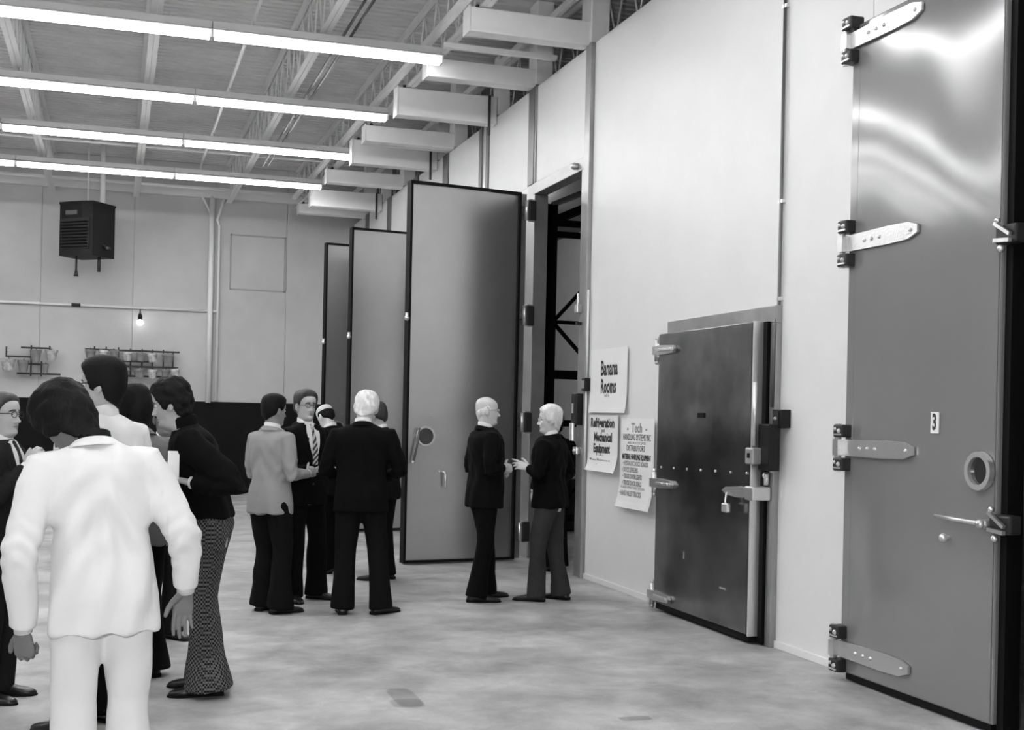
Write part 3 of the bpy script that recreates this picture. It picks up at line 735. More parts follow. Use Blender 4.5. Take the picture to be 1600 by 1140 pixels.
def remesh(mb, voxel, smooth_it=4, factor=.5):
    me = mb.mesh('tmp'); o = bpy.data.objects.new('tmp', me); COL.objects.link(o)
    r = o.modifiers.new('r', 'REMESH'); r.mode = 'VOXEL'; r.voxel_size = voxel; r.use_smooth_shade = True
    if smooth_it:
        s = o.modifiers.new('s', 'SMOOTH'); s.factor = factor; s.iterations = smooth_it
    dg = bpy.context.evaluated_depsgraph_get(); out = bpy.data.meshes.new_from_object(o.evaluated_get(dg))
    bpy.data.objects.remove(o); bpy.data.meshes.remove(me)
    return out
def get_co(me):
    a = np.empty(len(me.vertices) * 3); me.vertices.foreach_get('co', a); return a.reshape(-1, 3)
def set_co(me, a): me.vertices.foreach_set('co', np.ascontiguousarray(a).ravel()); me.update()
def get_no(me):
    a = np.empty(len(me.vertices) * 3); me.vertex_normals.foreach_get('vector', a); return a.reshape(-1, 3)
def folds(me, amp, seed, wl=.09, dirs=6, squash=(1, 1, .55)):
    """soft cloth folds: warped sine ridges pushed along the normals"""
    rs = np.random.RandomState(seed); co = get_co(me); no = get_no(me); p = co * np.array(squash); v = np.zeros(len(p))
    for k in range(dirs):
        d = rs.normal(size=3); d /= np.linalg.norm(d); e = rs.normal(size=3); e /= np.linalg.norm(e)
        ph = rs.rand() * 6.28; f = 2 * math.pi / (wl * (.7 + .9 * rs.rand()))
        v += np.sin(p @ d * f + 1.6 * np.sin(p @ e * f * .45 + ph) + ph)
    v /= math.sqrt(dirs); v = np.sign(v) * np.abs(v) ** 1.2
    set_co(me, co + no * (amp * v)[:, None])

# head and neck: horizontal rings, z measured from the chin
HZ = [(-.12, .050, -.075, .066), (-.09, .046, -.070, .061), (-.06, .043, -.066, .058), (-.035, .046, -.064, .057), (-.018, .056, -.064, .057), (-.008, .072, -.064, .0565),
      (.0, .083, -.064, .056), (.010, .090, -.066, .057), (.022, .092, -.068, .059), (.035, .090, -.071, .061), (.050, .0905, -.076, .064), (.065, .090, -.082, .067),
      (.080, .089, -.089, .070), (.095, .087, -.095, .0725), (.110, .0855, -.099, .074), (.122, .086, -.101, .0755), (.138, .090, -.103, .077), (.155, .090, -.104, .0785),
      (.172, .086, -.103, .0785), (.188, .078, -.099, .0755), (.202, .066, -.090, .069), (.214, .050, -.076, .058), (.223, .032, -.057, .043), (.229, .014, -.036, .026), (.232, .000, -.018, .010)]
HZ = np.array(HZ)
def head_grid(nu=88, nz=110, plain=False, jaw=1.0):
    t = 2 * np.pi * np.arange(nu) / nu
    # concentrate columns on the face (+y is t = 90 degrees)
    t = t - .38 * np.cos(t) * -1 * 1.0
    s = np.linspace(0, 1, nz); zz = np.interp(s, [0, .18, .80, .93, 1], [-.12, -.01, .165, .218, .232])
    f = np.interp(zz, HZ[:, 0], HZ[:, 1]); b = np.interp(zz, HZ[:, 0], HZ[:, 2]); hw = np.interp(zz, HZ[:, 0], HZ[:, 3])
    Z, T = np.meshgrid(zz, t, indexing='ij'); Fr = f[:, None]; B = b[:, None]; W = hw[:, None]
    ct, st = np.cos(T), np.sin(T)
    # lower face is narrower towards the front
    cy = (Fr + B) / 2 * 0
    low = smooth01((.075 - Z) / .07) * smooth01((Z + .03) / .03)
    ex = 1.0 + .22 * low * jaw
    X = W * np.sign(ct) * np.abs(ct) ** np.where(st > 0, ex, .92)
    Y = np.where(st > 0, Fr * np.abs(st) ** .92, B * np.abs(st) ** .95)
    Y = Y + cy
    if not plain:
        face = smooth01((st - .15) / .3)
        def G(x0, z0, sx, sz): return gauss(X - x0, sx) * gauss(Z - z0, sz)
        nose = np.interp(Z, [.062, .068, .076, .084, .10, .12, .135], [0, .010, .027, .027, .017, .009, 0])
        nw = np.interp(Z, [.06, .075, .09, .12, .14], [.015, .0155, .012, .008, .010])
        dY = nose * gauss(X, nw) + .006 * (G(.014, .074, .008, .008) + G(-.014, .074, .008, .008))
        for sgn in (-1, 1):
            dY -= .013 * G(sgn * .031, .119, .017, .011)
            dY += .005 * G(sgn * .026, .137, .020, .006)
            dY += .004 * G(sgn * .045, .088, .018, .018)
            dY -= .004 * G(sgn * .045, .048, .015, .02)
        dY += .0055 * G(0, .053, .022, .0045) + .006 * G(0, .041, .019, .005) - .005 * G(0, .0475, .024, .0025) - .003 * G(0, .030, .020, .005)
        dY += .005 * G(0, .012, .018, .012) - .003 * G(0, .060, .004, .006)
        Y = Y + dY * face
    return np.stack([X, Y, Z], -1)
def grid_faces(nz, nu, flip=False):
    fs = []
    for i in range(nz - 1):
        for k in range(nu):
            k2 = (k + 1) % nu; fs.append((i * nu + k, i * nu + k2, (i + 1) * nu + k2, (i + 1) * nu + k))
    return fs

HAIRLINE = {  # azimuth from front (deg) -> lower boundary z
    'short': ([0, 25, 45, 62, 74, 84, 100, 112, 180], [.192, .190, .178, .150, .105, .115, .135, .075, .020]),
    'full': ([0, 25, 45, 60, 72, 84, 105, 120, 180], [.178, .175, .162, .130, .078, .080, .085, .035, -.010]),
    'bob': ([0, 25, 45, 58, 70, 84, 105, 130, 180], [.165, .160, .145, .090, .045, .020, .000, -.035, -.050]),
    'shag': ([0, 25, 45, 58, 72, 84, 105, 130, 180], [.160, .158, .140, .095, .050, .050, .045, -.010, -.035]),
}
def hair_mesh(style, thick, curl, seed, bald=None, lift=1.0):
    nu, nz = 88, 110; P = head_grid(nu, nz, plain=True); X, Y, Z = P[..., 0], P[..., 1], P[..., 2]
    az = np.degrees(np.arctan2(np.abs(X), Y)); zb = np.interp(az, *HAIRLINE[style]); d = (Z - zb)
    if bald is not None:  # hair only in a ring at back and sides
        top = np.interp(az, [0, 60, 90, 180], [.0, .12, .165, bald]); d = np.minimum(d, top - Z)
    th = thick * smooth01(d / .028) - .006 * (1 - smooth01((d + .004) / .012))
    C0 = np.array([0, -.01, .11]); N = P - C0; N[..., 2] *= .9; N /= np.linalg.norm(N, axis=-1, keepdims=True)
    rs = np.random.RandomState(seed); v = np.zeros(X.shape)
    for k in range(10):
        dd = rs.normal(size=3) * (95 if curl > .5 else 60); v += np.sin(P @ dd + rs.rand() * 6.28 + 1.5 * np.sin(P @ (rs.normal(size=3) * 50)))
    v /= 3.2
    on_ = smooth01(d / .02)
    th = th + on_ * curl * thick * .28 * v + on_ * thick * .35 * smooth01((Z - .15) / .08) * lift
    P2 = P + N * th[..., None]
    vs = P2.reshape(-1, 3); dm = d.reshape(-1)
    fs = [f for f in grid_faces(nz, nu) if max(dm[list(f)]) > -.012]
    topv = [(nz - 1) * nu + k for k in range(nu)]
    if bald is None: fs.append(tuple(topv))
    used = sorted({i for f in fs for i in f}); mp = {a: b for b, a in enumerate(used)}
    return vs[used], [tuple(mp[i] for i in f) for f in fs]

def hand_mb(mb, wrist, d, n, right, curl=.35, spread=.10, size=1.0, point=False):
    d = Vector(d).normalized(); n = Vector(n); n = (n - d * n.dot(d)).normalized()
    s = d.cross(n) * (1 if right else -1); w0 = Vector(wrist); k = size
    S = [(-.035, .026, .019), (0, .027, .018), (.025, .034, .017), (.06, .041, .0155), (.085, .041, .013), (.098, .036, .010)]
    mb.loft([(w0 + d * (a * k), s, n, b * k, c * k, c * k, 2.3) for a, b, c in S], 16)
    fing = [(.029, .088, (.042, .026, .021), .0088), (.0095, .093, (.046, .029, .022), .0092), (-.0105, .089, (.042, .027, .021), .0088), (-.030, .079, (.033, .021, .019), .0078)]
    for i, (o, l, ph, r) in enumerate(fing):
        a = o / .03 * spread; dir_ = (d * math.cos(a) + s * math.sin(a)).normalized()
        p = w0 + s * (o * k) + d * ((l - .018) * k); pts = [p]; cd = dir_; cn = n; c_ = curl * (1 + .18 * i)
        if point and i == 0: c_ = .12
        p = p + cd * .018 * k; pts.append(p)
        for j, L in enumerate(ph):
            q = c_ * (1.0, 1.25, .8)[j]; cd2 = (cd * math.cos(q) + cn * math.sin(q)).normalized(); cn = (cn * math.cos(q) - cd * math.sin(q)).normalized(); cd = cd2
            p = p + cd * (L * k); pts.append(p)
        rr = [r * k * x for x in (1.02, 1.05, 1.0, .92, .72)]
        mb.tube(pts, rr, 10); mb.sphere(pts[-1], rr[-1] * 1.0, 10, 8)
        for q_, r_ in zip(pts[1:-1], rr[1:-1]): mb.sphere(q_, r_ * 1.03, 10, 8)
    b0 = w0 + d * (.018 * k) + s * (.022 * k) + n * (.004 * k)
    td = (d * .62 + s * .66 + n * .32).normalized(); pts = [b0]; p = b0
    for L, bend in ((.044, 0), (.034, .22), (.027, .35)):
        td = (td * math.cos(bend) + (d * .8 - s * .35 + n * .3).normalized() * math.sin(bend)).normalized(); p = p + td * (L * k); pts.append(p)
    rr = [.0165 * k, .0125 * k, .0105 * k, .0085 * k]
    mb.tube(pts, rr, 10); mb.sphere(pts[-1], rr[-1], 10, 8); mb.sphere(pts[1], rr[1] * 1.02, 10, 8); mb.sphere(pts[2], rr[2] * 1.02, 10, 8)
    return mb

def fab(name, c, rough=.9, **k):
    if name not in M: M[name] = mat(name, c, rough, bump=k.pop('bump', .25), bscale=k.pop('bscale', 160), spec=.12, bdist=.002, **k)
    return M[name]
M['skin'] = mat('skin', .44, .5, bump=.1, bscale=120, var=.06, vscale=18, bdist=.002)
M['skin_dark'] = mat('skin_darker', .17, .5, bump=.1, bscale=120, var=.06, vscale=18, bdist=.002)
M['skin_pale'] = mat('skin_pale', .62, .42, bump=.1, bscale=120, var=.05, vscale=18, bdist=.002)
M['skin_mid'] = mat('skin_mid', .28, .5, bump=.1, bscale=120, var=.06, vscale=18, bdist=.002)
M['lip'] = mat('lip_tone', .26, .5); M['eyewhite'] = mat('eye_white', .7, .3); M['iris'] = mat('eye_iris', .02, .2)
M['brow'] = mat('brow_hair', .05, .8); M['brow_grey'] = mat('brow_grey_hair', .4, .8)
M['hair_black'] = mat('hair_black', .004, .65, spec=.2, bump=.8, bscale=130, bdist=.004, stretch=(1, 1, .25))
M['hair_brown'] = mat('hair_brown', .035, .5, bump=.8, bscale=130, bdist=.004, stretch=(1, 1, .25), var=.4, vscale=30)
M['hair_white'] = mat('hair_white', .75, .7, bump=.8, bscale=120, bdist=.004, stretch=(1, 1, .3), var=.25, vscale=30)
M['shoe'] = mat('shoe_leather', .012, .28)
M['spec_dark'] = mat('spectacle_dark', .02, .3); M['spec_metal'] = mat('spectacle_metal', .7, .25, metal=.9)
fab('suit_black', .003); fab('suit_dark', .006); fab('suit_grey', .30, bump=.35); fab('suit_white', .76, bump=.15, bscale=90); fab('shirt_white', .74)
fab('trouser_grey', .04, var=.15, vscale=8); fab('trouser_dark', .005); fab('jacket_mid', .20); fab('tie_dark', .04); fab('knit_black', .003); fab('suit_dark2', .015)
hm = mat('houndstooth_cloth', .02, .85, spec=.2); M['hound'] = hm
nt = hm.node_tree; ck = nt.nodes.new('ShaderNodeTexChecker'); ck.inputs['Scale'].default_value = 85
ck.inputs['Color1'].default_value = (.012, .012, .012, 1); ck.inputs['Color2'].default_value = (.14, .14, .14, 1)
tcn = nt.nodes.new('ShaderNodeTexCoord'); mpn = nt.nodes.new('ShaderNodeMapping'); mpn.inputs['Rotation'].default_value = (0, 0, .6); mpn.inputs['Scale'].default_value = (1, 1, 1)
nt.links.new(tcn.outputs['Object'], mpn.inputs[0]); nt.links.new(mpn.outputs[0], ck.inputs[0]); nt.links.new(ck.outputs[0], nt.nodes['Principled BSDF'].inputs['Base Color'])
st = mat('striped_tie', .03, .6); M['tie_striped'] = st; nt = st.node_tree
wv = nt.nodes.new('ShaderNodeTexWave'); wv.inputs['Scale'].default_value = 14; wv.bands_direction = 'DIAGONAL'
rp = nt.nodes.new('ShaderNodeMapRange'); rp.inputs[1].default_value = .45; rp.inputs[2].default_value = .55; rp.inputs[3].default_value = .02; rp.inputs[4].default_value = .5
tcn = nt.nodes.new('ShaderNodeTexCoord'); nt.links.new(tcn.outputs['Object'], wv.inputs[0]); nt.links.new(wv.outputs[0], rp.inputs[0]); nt.links.new(rp.outputs[0], nt.nodes['Principled BSDF'].inputs['Base Color'])

JR = [  # z, half width, front, back of a jacket
    (.80, .200, .140, .140), (.90, .195, .138, .142), (.98, .186, .134, .132), (1.07, .176, .132, .112), (1.16, .180, .134, .114), (1.26, .192, .134, .126),
    (1.34, .200, .124, .134), (1.395, .200, .108, .128), (1.43, .182, .092, .112), (1.455, .140, .078, .094), (1.475, .098, .068, .080), (1.49, .072, .060, .072)]

def person(label, loc, facing, height=1.75, lean=0.0, side=0.0, twist=0.0, girth=1.0, shoulder=1.0, head=(0, 0, 0), armR=None, armL=None,
           feetR=(.10, 0, .12), feetL=(-.10, 0, -.12), coat='suit_black', coat_hem=.80, coat_style='suit', trousers='suit_black', hem=.075, flare=.085, thigh=1.0,
           hair=('short', .016, .2, 'hair_black', None), skin='skin', glasses=None, shirt='shirt_white', tie=None, brow='brow', near=False, seed=1, sleeve=1.0,
           neckfwd=0.0, flapL=False, wr=1.0, headshift=(0, 0, 0), collar=None, belly=0.0, drape=.004):
    rs = random.Random(seed); k = height / 1.75
    root = thing('person', label, 'person', (loc[0], loc[1], 0), -math.radians(facing)); root.scale = (k, k, k)
    PZ = .93
    def torso(a):   # upright torso coordinates -> posed
        a = np.array(a, float).reshape(-1, 3); w_ = smooth01((a[:, 2] - PZ) / .34) * .5 + np.clip((a[:, 2] - PZ) / .5, 0, 1) * .5
        tw = twist * w_; c, s = np.cos(tw), np.sin(tw); x = a[:, 0] * c - a[:, 1] * s; y = a[:, 0] * s + a[:, 1] * c; z = a[:, 2] - PZ
        th = -lean * w_ ; up = z > 0; c, s = np.cos(th), np.sin(th); y2 = np.where(up, y * c - z * s, y); z2 = np.where(up, y * s + z * c, z)
        th = -side * w_; c, s = np.cos(th), np.sin(th); x2 = np.where(up, x * c - z2 * s, x); z3 = np.where(up, x * s + z2 * c, z2)
        return np.stack([x2, y2, z3 + PZ], 1)
    def T(p): return Vector(torso(p)[0])
    hy, hp, hr = [math.radians(v) for v in head]
    def headT(a):  # head coordinates (chin = 0) -> posed
        a = np.array(a, float).reshape(-1, 3).copy(); piv = np.array([0, -.01, -.02]); w_ = smooth01((a[:, 2] + .10) / .10)
        out = np.zeros_like(a)
        R_ = np.array(Matrix.Rotation(-hy, 3, 'Z') @ Matrix.Rotation(-hp, 3, 'X') @ Matrix.Rotation(hr, 3, 'Y'))
        r = (a - piv) @ R_.T + piv + np.array([0, neckfwd, 0]) + np.array(headshift)
        out = a * (1 - w_)[:, None] + r * w_[:, None]
        out[:, 2] += 1.518
        return torso(out)
    # arms
    shR, shL = T((.178 * shoulder, -.012, 1.402)), T((-.178 * shoulder, -.012, 1.402))
    dR = dict(elbow=(.245, -.05, 1.13), wrist=(.235, .04, .88), d=(0, .15, -1), n=(-1, .2, 0), curl=.35); dL = dict(elbow=(-.245, -.05, 1.13), wrist=(-.235, .04, .88), d=(0, .15, -1), n=(1, .2, 0), curl=.35)
    dR.update(armR or {}); dL.update(armL or {})
    # ---------------- body
    core = MB()
    body_secs = []
    for z, hw, f, b in [(.80, .10, .09, .09), (.95, .15, .11, .10)] + [(z, hw * .84, f * .84, b * .84) for z, hw, f, b in JR[3:]]:
        body_secs.append(((0, 0, z), (1, 0, 0), (0, 1, 0), hw * girth ** .5, f * girth, b, 2.3))
    tb = MB().loft(body_secs, 20); core.add([Vector(v) for v in torso(np.array(tb.v))], tb.f)
    core.loft([(T((0, -.008, 1.44 + .03 * i)), (1, 0, 0), (0, 1, 0), .056, .045, .060, 2) for i in range(3)], 16)
    legs = []
    for sgn, ft in ((1, feetR), (-1, feetL)):
        hip = Vector((sgn * .090, 0, .92)); ank = Vector((ft[0], ft[1], .09 + (ft[3] if len(ft) > 3 else 0)))
        kn = (hip + ank) / 2 + Vector((sgn * .004, .028, .005)); 
        if len(ft) > 4: kn = kn + Vector(ft[4])
        legs.append((hip, kn, ank, ft[2]))
        core.tube([hip + Vector((0, 0, .05)), hip * .5 + kn * .5, kn, kn * .5 + ank * .5, ank - Vector((0, 0, .04))], [.07, .062, .045, .045, .035], 12)
    for sgn, sh, ad in ((1, shR, dR), (-1, shL, dL)):
        e, w_ = Vector(ad['elbow']), Vector(ad['wrist'])
        core.tube([T((sgn * .10, -.01, 1.39)), sh, sh * .5 + e * .5, e, e * .5 + w_ * .5, w_], [.05, .052, .042, .036, .034, .025], 12)
    bmsh = remesh(core, .012, 3)
    hnd = MB()
    for right, ad in ((True, dR), (False, dL)):
        if ad.get('hide'): continue
        hand_mb(hnd, ad['wrist'], ad['d'], ad['n'], right, ad['curl'], ad.get('spread', .10), 1.0, ad.get('point', False))
    hm_ = remesh(hnd, .0034 if near else .0040, 2, .4) if hnd.v else None
    P = head_grid(); nz, nu = P.shape[:2]; Hv = headT(P.reshape(-1, 3)); hf = grid_faces(nz, nu); hf.append(tuple((nz - 1) * nu + i for i in range(nu)))
    Pl = P.reshape(-1, 3)
    vs = [tuple(v) for v in get_co(bmsh)]; fs = [tuple(p.vertices) for p in bmsh.polygons]; mi = [0] * len(fs)
    if hm_:
        o = len(vs); vs += [tuple(v) for v in get_co(hm_)]; fs += [tuple(i + o for i in p.vertices) for p in hm_.polygons]; mi += [0] * len(hm_.polygons)
    o = len(vs); vs += [tuple(v) for v in Hv]
    for f in hf:
        c = Pl[list(f)].mean(0); m_ = 0
        if c[1] > .07:
            if abs(c[2] - .047) < .0085 * (1 - (abs(c[0]) / .026) ** 2 if abs(c[0]) < .026 else 0) + 0: m_ = 1
            ax = abs(c[0])
            if .012 < ax < .048 and abs(c[2] - (.141 - .9 * max(0, ax - .035) ** 1 * .6)) < .0042: m_ = 2
        fs.append(tuple(i + o for i in f)); mi.append(m_)
    # ears and eyes
    ex = MB()
    for sgn in (-1, 1):
        e = MB().sphere((sgn * .077, -.006, .097), .031, 12, 10, sc=(.28, .62, 1.05)); e2 = MB().sphere((sgn * .084, -.014, .102), .026, 12, 10, sc=(.25, .7, 1.1))
        ex.add(e.v, e.f); ex.add(e2.v, e2.f)
    ne = len(ex.f)
    for sgn in (-1, 1):
        e = MB().sphere((sgn * .031, .0715, .118), .0125, 12, 10, sc=(1.15, 1, .75)); ex.add(e.v, e.f)
    nw_ = len(ex.f)
    for sgn in (-1, 1):
        e = MB().sphere((sgn * .031, .0805, .118), .0056, 10, 8); ex.add(e.v, e.f)
    ev = headT(np.array([tuple(v) for v in ex.v])); o = len(vs); vs += [tuple(v) for v in ev]
    for i, f in enumerate(ex.f): fs.append(tuple(j + o for j in f)); mi.append(0 if i < ne else 3 if i < nw_ else 4)
    me = bpy.data.meshes.new('body'); me.from_pydata(vs, [], fs)
    for mm in (M[skin], M['lip'], M[brow], M['eyewhite'], M['iris']): me.materials.append(mm)
    me.polygons.foreach_set('material_index', mi)
    link('body', me, root, smooth=True)
    # ---------------- hair
    if hair:
        style, th, curl, hmname, bald = hair[:5]
        hv, hfc = hair_mesh(style, th, curl, seed, bald); hv = headT(hv)
        hme = bpy.data.meshes.new('hair'); hme.from_pydata([tuple(v) for v in hv], [], hfc); hme.materials.append(M[hmname]); link('hair', hme, root, smooth=True)
    if glasses:
        g = MB()
        for sgn in (-1, 1):
            pts = [Vector((sgn * .033 + .021 * math.cos(a), .100 - .006 * abs(math.cos(a)) * (1 if math.cos(a) * sgn > 0 else 0), .117 + .0165 * math.sin(a))) for a in np.linspace(0, 2 * math.pi, 17)]
            g.tube(pts, .0021, 6, cap=False)
            g.tube([(sgn * .054, .094, .122), (sgn * .078, .05, .122), (sgn * .082, -.01, .118), (sgn * .080, -.03, .095)], .0028, 6)
        g.tube([(-.011, .101, .120), (0, .105, .123), (.011, .101, .120)], .0025, 6)
        gv = headT(np.array([tuple(v) for v in g.v])); g.v = [Vector(v) for v in gv]
        g.build('glasses', M[glasses], root, smooth=True)
    # ---------------- trousers
    tr = MB()
    zt = 1.03
    secs = [((0, 0, z), (1, 0, 0), (0, 1, 0), hw * girth ** .5, f * girth, b, 2.4) for z, hw, f, b in ((.845, .135, .07, .075), (.88, .165, .095, .115), (.93, .172, .108, .125), (.98, .168, .11, .115), (zt, .158, .11, .10))]
    tr.loft(secs, 24)
    for sgn, (hip, kn, ank, yw) in zip((1, -1), legs):
        th_ = thigh
        kz = lambda a, b, t_: a * (1 - t_) + b * t_
        low = Vector((ank.x, ank.y - .012, ank.z - .052))
        pts = [hip + Vector((0, -.005, .03)), hip + Vector((0, 0, -.06)), kz(hip, kn, .45), kz(hip, kn, .8), kn, kz(kn, low, .3), kz(kn, low, .62), kz(kn, low, .88), low]
        rr = [.090 * th_, .098 * th_, .088 * th_, .078 * th_, .074, .072 + (flare - .08) * .2, .072 + (flare - .08) * .5, .078 + (flare - .08) * .85, flare]
        tr.tube(pts, rr, 20, flat=1.12)
    tm = remesh(tr, .0085 if near else .010, 5); folds(tm, .0045 * wr, seed + 7, wl=.16, squash=(1, 1, .45))
    co = get_co(tm); co[:, 2] = np.maximum(co[:, 2], .012); set_co(tm, co)
    tm.materials.clear(); tm.materials.append(M[trousers]); link('trousers', tm, root, smooth=True)
    # ---------------- shoes
    for sgn, (hip, kn, ank, yw) in zip((1, -1), legs):
        s = MB(); fd = Vector((math.sin(yw), math.cos(yw), 0)); fx = Vector((math.cos(yw), -math.sin(yw), 0)); A = Vector((ank.x, ank.y, ank.z - .09))
        S = [(-.088, .020, .040), (-.078, .033, .058), (-.04, .038, .082), (.0, .038, .090), (.035, .040, .080), (.07, .044, .062), (.11, .049, .050), (.15, .047, .043), (.18, .038, .036), (.198, .024, .028), (.205, .010, .018)]
        s.loft([(A + fd * a + Vector((0, 0, h / 2)), fx, (0, 0, 1), b, h / 2, h / 2, 2.6) for a, b, h in S], 18)
        so = s.build('shoe', M['shoe'], root, smooth=True)
        q = MB(); q.loft([(A + fd * a + Vector((0, 0, .006)), fx, (0, 0, 1), b * 1.08, .006, .006, 4) for a, b in ((-.092, .022), (-.08, .034), (0, .037), (.07, .044), (.11, .049), (.16, .046), (.19, .034), (.209, .012))], 16)
        q.box(-.034, .034, -.09, -.02, .0, .026, Matrix.Translation(A) @ Matrix.Rotation(-yw, 4, 'Z'), bev=.004); q.build('sole', M['gasket'], so)
    # ---------------- shirt (body, cuffs, collar)
    shirt_m = M[shirt]
    for sgn, ad in ((1, dR), (-1, dL)):
        if ad.get('nocuff'): continue
        e, w_ = Vector(ad['elbow']), Vector(ad['wrist']); u = (w_ - e).normalized()
        MB().tube([w_ - u * .12, w_ - u * .03, w_ + u * .004], [.034, .0335, .034], 14).build('shirt_cuff', shirt_m, root, smooth=True)
    if coat_style != 'roll':
        c = MB(); n_ = 28; secs = []
        for z, rx, f, b, ty in ((1.462, .078, .070, .074, 0), (1.490, .068, .060, .071, .0), (1.521, .0645, .055, .0705, -.0), (1.523, .060, .050, .066, 0), (1.480, .055, .044, .060, 0)):
            secs.append(((0, ty, z), (1, 0, 0), (0, 1, 0), rx, f, b, 2.1))
        c.loft(secs, n_, cap=False)
        cv = np.array([tuple(v) for v in c.v]); cv[:, 2] += np.clip(-cv[:, 1], -.07, .08) * .22; cv = torso(cv); c.v = [Vector(v) for v in cv]
        c.build('shirt_collar', M[collar or shirt], root, smooth=True)
    # ---------------- coat
    jk = MB(); secs = []
    base = coat_hem
    for z, hw, f, b in JR:
        if z < base - .001: continue
        secs.append((z, hw, f, b))
    if abs(secs[0][0] - base) > .01: 
        z0 = base; hw, f, b = [np.interp(z0, [r[0] for r in JR], [r[i] for r in JR]) for i in (1, 2, 3)]; secs.insert(0, (z0, hw, f, b))
    def g2(z): return girth * (1 + belly * math.exp(-((z - 1.05) / .14) ** 2))
    S = [((0, 0, z), (1, 0, 0), (0, 1, 0), hw * girth ** .5 * (shoulder if z > 1.3 else 1), f * g2(z), b, 2.5) for z, hw, f, b in secs]
    tb = MB().loft(S, 32); tv = torso(np.array([tuple(v) for v in tb.v])); jk.add([Vector(v) for v in tv], tb.f)
    for sgn, sh, ad in ((1, shR, dR), (-1, shL, dL)):
        e, w_ = Vector(ad['elbow']), Vector(ad['wrist']); u = (w_ - e).normalized(); end = w_ - u * .022
        q = sleeve; mid = sh * .5 + e * .5
        jk.tube([T((sgn * .10, -.010, 1.385)), T((sgn * .150 * shoulder, -.012, 1.392)), sh, sh * .75 + e * .25 + Vector((sgn * .006, 0, 0)), mid, sh * .2 + e * .8, e, e * .65 + end * .35, e * .3 + end * .7, end],
                [.066, .071, .069 * q, .067 * q, .063 * q, .059 * q, .057 * q, .052 * q, .047 * q, .043 * q], 18)
    jm = remesh(jk, .0075 if near else .0095, 5)
    folds(jm, .0040 * wr, seed, wl=.15)
    co = get_co(jm); no = get_no(jm)   # creases gathered at the elbows and waist
    for sh, ad in ((shR, dR), (shL, dL)):
        e, w_ = np.array(ad['elbow']), np.array(ad['wrist']); sh_ = np.array(sh); ax = (w_ - sh_); ax /= np.linalg.norm(ax)
        rel = co - e; t_ = rel @ ax; dist = np.linalg.norm(rel - t_[:, None] * ax, axis=1)
        wgt = np.exp(-(t_ / .11) ** 2) * (dist < .12); ang = np.arctan2(rel[:, 0], rel[:, 1])
        co += no * (.0032 * wr * wgt * np.sin(t_ * 2 * math.pi / .07 + 1.8 * np.sin(ang * 2 + seed) + ang))[:, None]
    ang = np.arctan2(co[:, 1], co[:, 0]); core_ = (np.abs(co[:, 0]) < .22) * (1 - smooth01((co[:, 2] - 1.0) / .35))
    co += no * (drape * core_ * np.sin(ang * 7 + seed + 1.5 * np.sin(co[:, 2] * 9 + seed)))[:, None]
    # diagonal pulls across the back and shoulder blades
    up_ = smooth01((co[:, 2] - .95) / .2) * (1 - smooth01((co[:, 2] - 1.33) / .08)) * (np.abs(co[:, 0]) < .20)
    co += no * (drape * .8 * up_ * np.sin(co[:, 2] * 34 + np.abs(co[:, 0]) * 46 + seed + 1.3 * np.sin(co[:, 0] * 15)))[:, None]
    set_co(jm, co)
    jm.materials.clear(); jm.materials.append(M[coat]); jo = link({'suit': 'jacket', 'roll': 'pullover', 'leisure': 'jacket', 'shirt': 'shirt'}[coat_style], jm, root, smooth=True)
    zs = [r[0] for r in JR]
    def front(x, z, off):
        hw, f = np.interp(z, zs, [r[1] for r in JR]) * girth ** .5, np.interp(z, zs, [r[2] for r in JR]) * g2(z)
        y = f * max(0, 1 - (abs(x) / hw) ** 2.5) ** (1 / 2.5); return (x, y + off, z)
    def patch(poly_l, poly_r, off0, off1, name, m_, par):
        """ribbon between two edge polylines [(x,z)...] laid over the chest"""
        vs_, fs_ = [], []; n_ = len(poly_l); q = 5
        for off in (off0, off1):
            for (xl, zl), (xr, zr) in zip(poly_l, poly_r):
                for i in range(q): t_ = i / (q - 1); vs_.append(front(xl + (xr - xl) * t_, zl + (zr - zl) * t_, off))
        K = n_ * q
        for a in range(n_ - 1):
            for i in range(q - 1):
                f_ = (a * q + i, a * q + i + 1, (a + 1) * q + i + 1, (a + 1) * q + i); fs_.append(f_); fs_.append(tuple(K + j for j in reversed(f_)))
            for i in (0, q - 1): fs_.append((a * q + i, (a + 1) * q + i, K + (a + 1) * q + i, K + a * q + i))
        for a in (0, n_ - 1):
            for i in range(q - 1): fs_.append((a * q + i, a * q + i + 1, K + a * q + i + 1, K + a * q + i))
        pv = torso(np.array(vs_)); return MB().add([Vector(v) for v in pv], fs_).build(name, m_, par, auto=True)
    if coat_style in ('suit', 'leisure'):
        L_ = [(-.030, 1.492), (-.062, 1.475), (-.085, 1.40), (-.066, 1.30), (-.035, 1.20), (-.004, 1.12)]; R_ = [(-x, z) for x, z in L_]
        patch(L_, R_, -.004, .006, 'shirt_front', shirt_m, root)
        for sg in (-1, 1):
            a = [(sg * .064, 1.478), (sg * .112, 1.42), (sg * .125, 1.355), (sg * .075, 1.22), (sg * .006, 1.10)]; b = [(sg * .052, 1.472), (sg * .070, 1.41), (sg * .062, 1.34), (sg * .034, 1.22), (-sg * .006, 1.11)]
            patch(a, b, .0, .011, 'lapel', M[coat], jo)
        # collar fold behind the neck
        c = MB(); c.loft([((0, -.004, z), (1, 0, 0), (0, 1, 0), rx, f, b, 2.2) for z, rx, f, b in ((1.455, .118, .076, .094), (1.472, .098, .069, .086), (1.488, .079, .062, .080), (1.491, .072, .054, .074))], 28, cap=False)
        cv = np.array([tuple(v) for v in c.v]); cv[:, 2] += np.clip(-cv[:, 1], -.07, .08) * .20; c.v = [Vector(v) for v in torso(cv)]
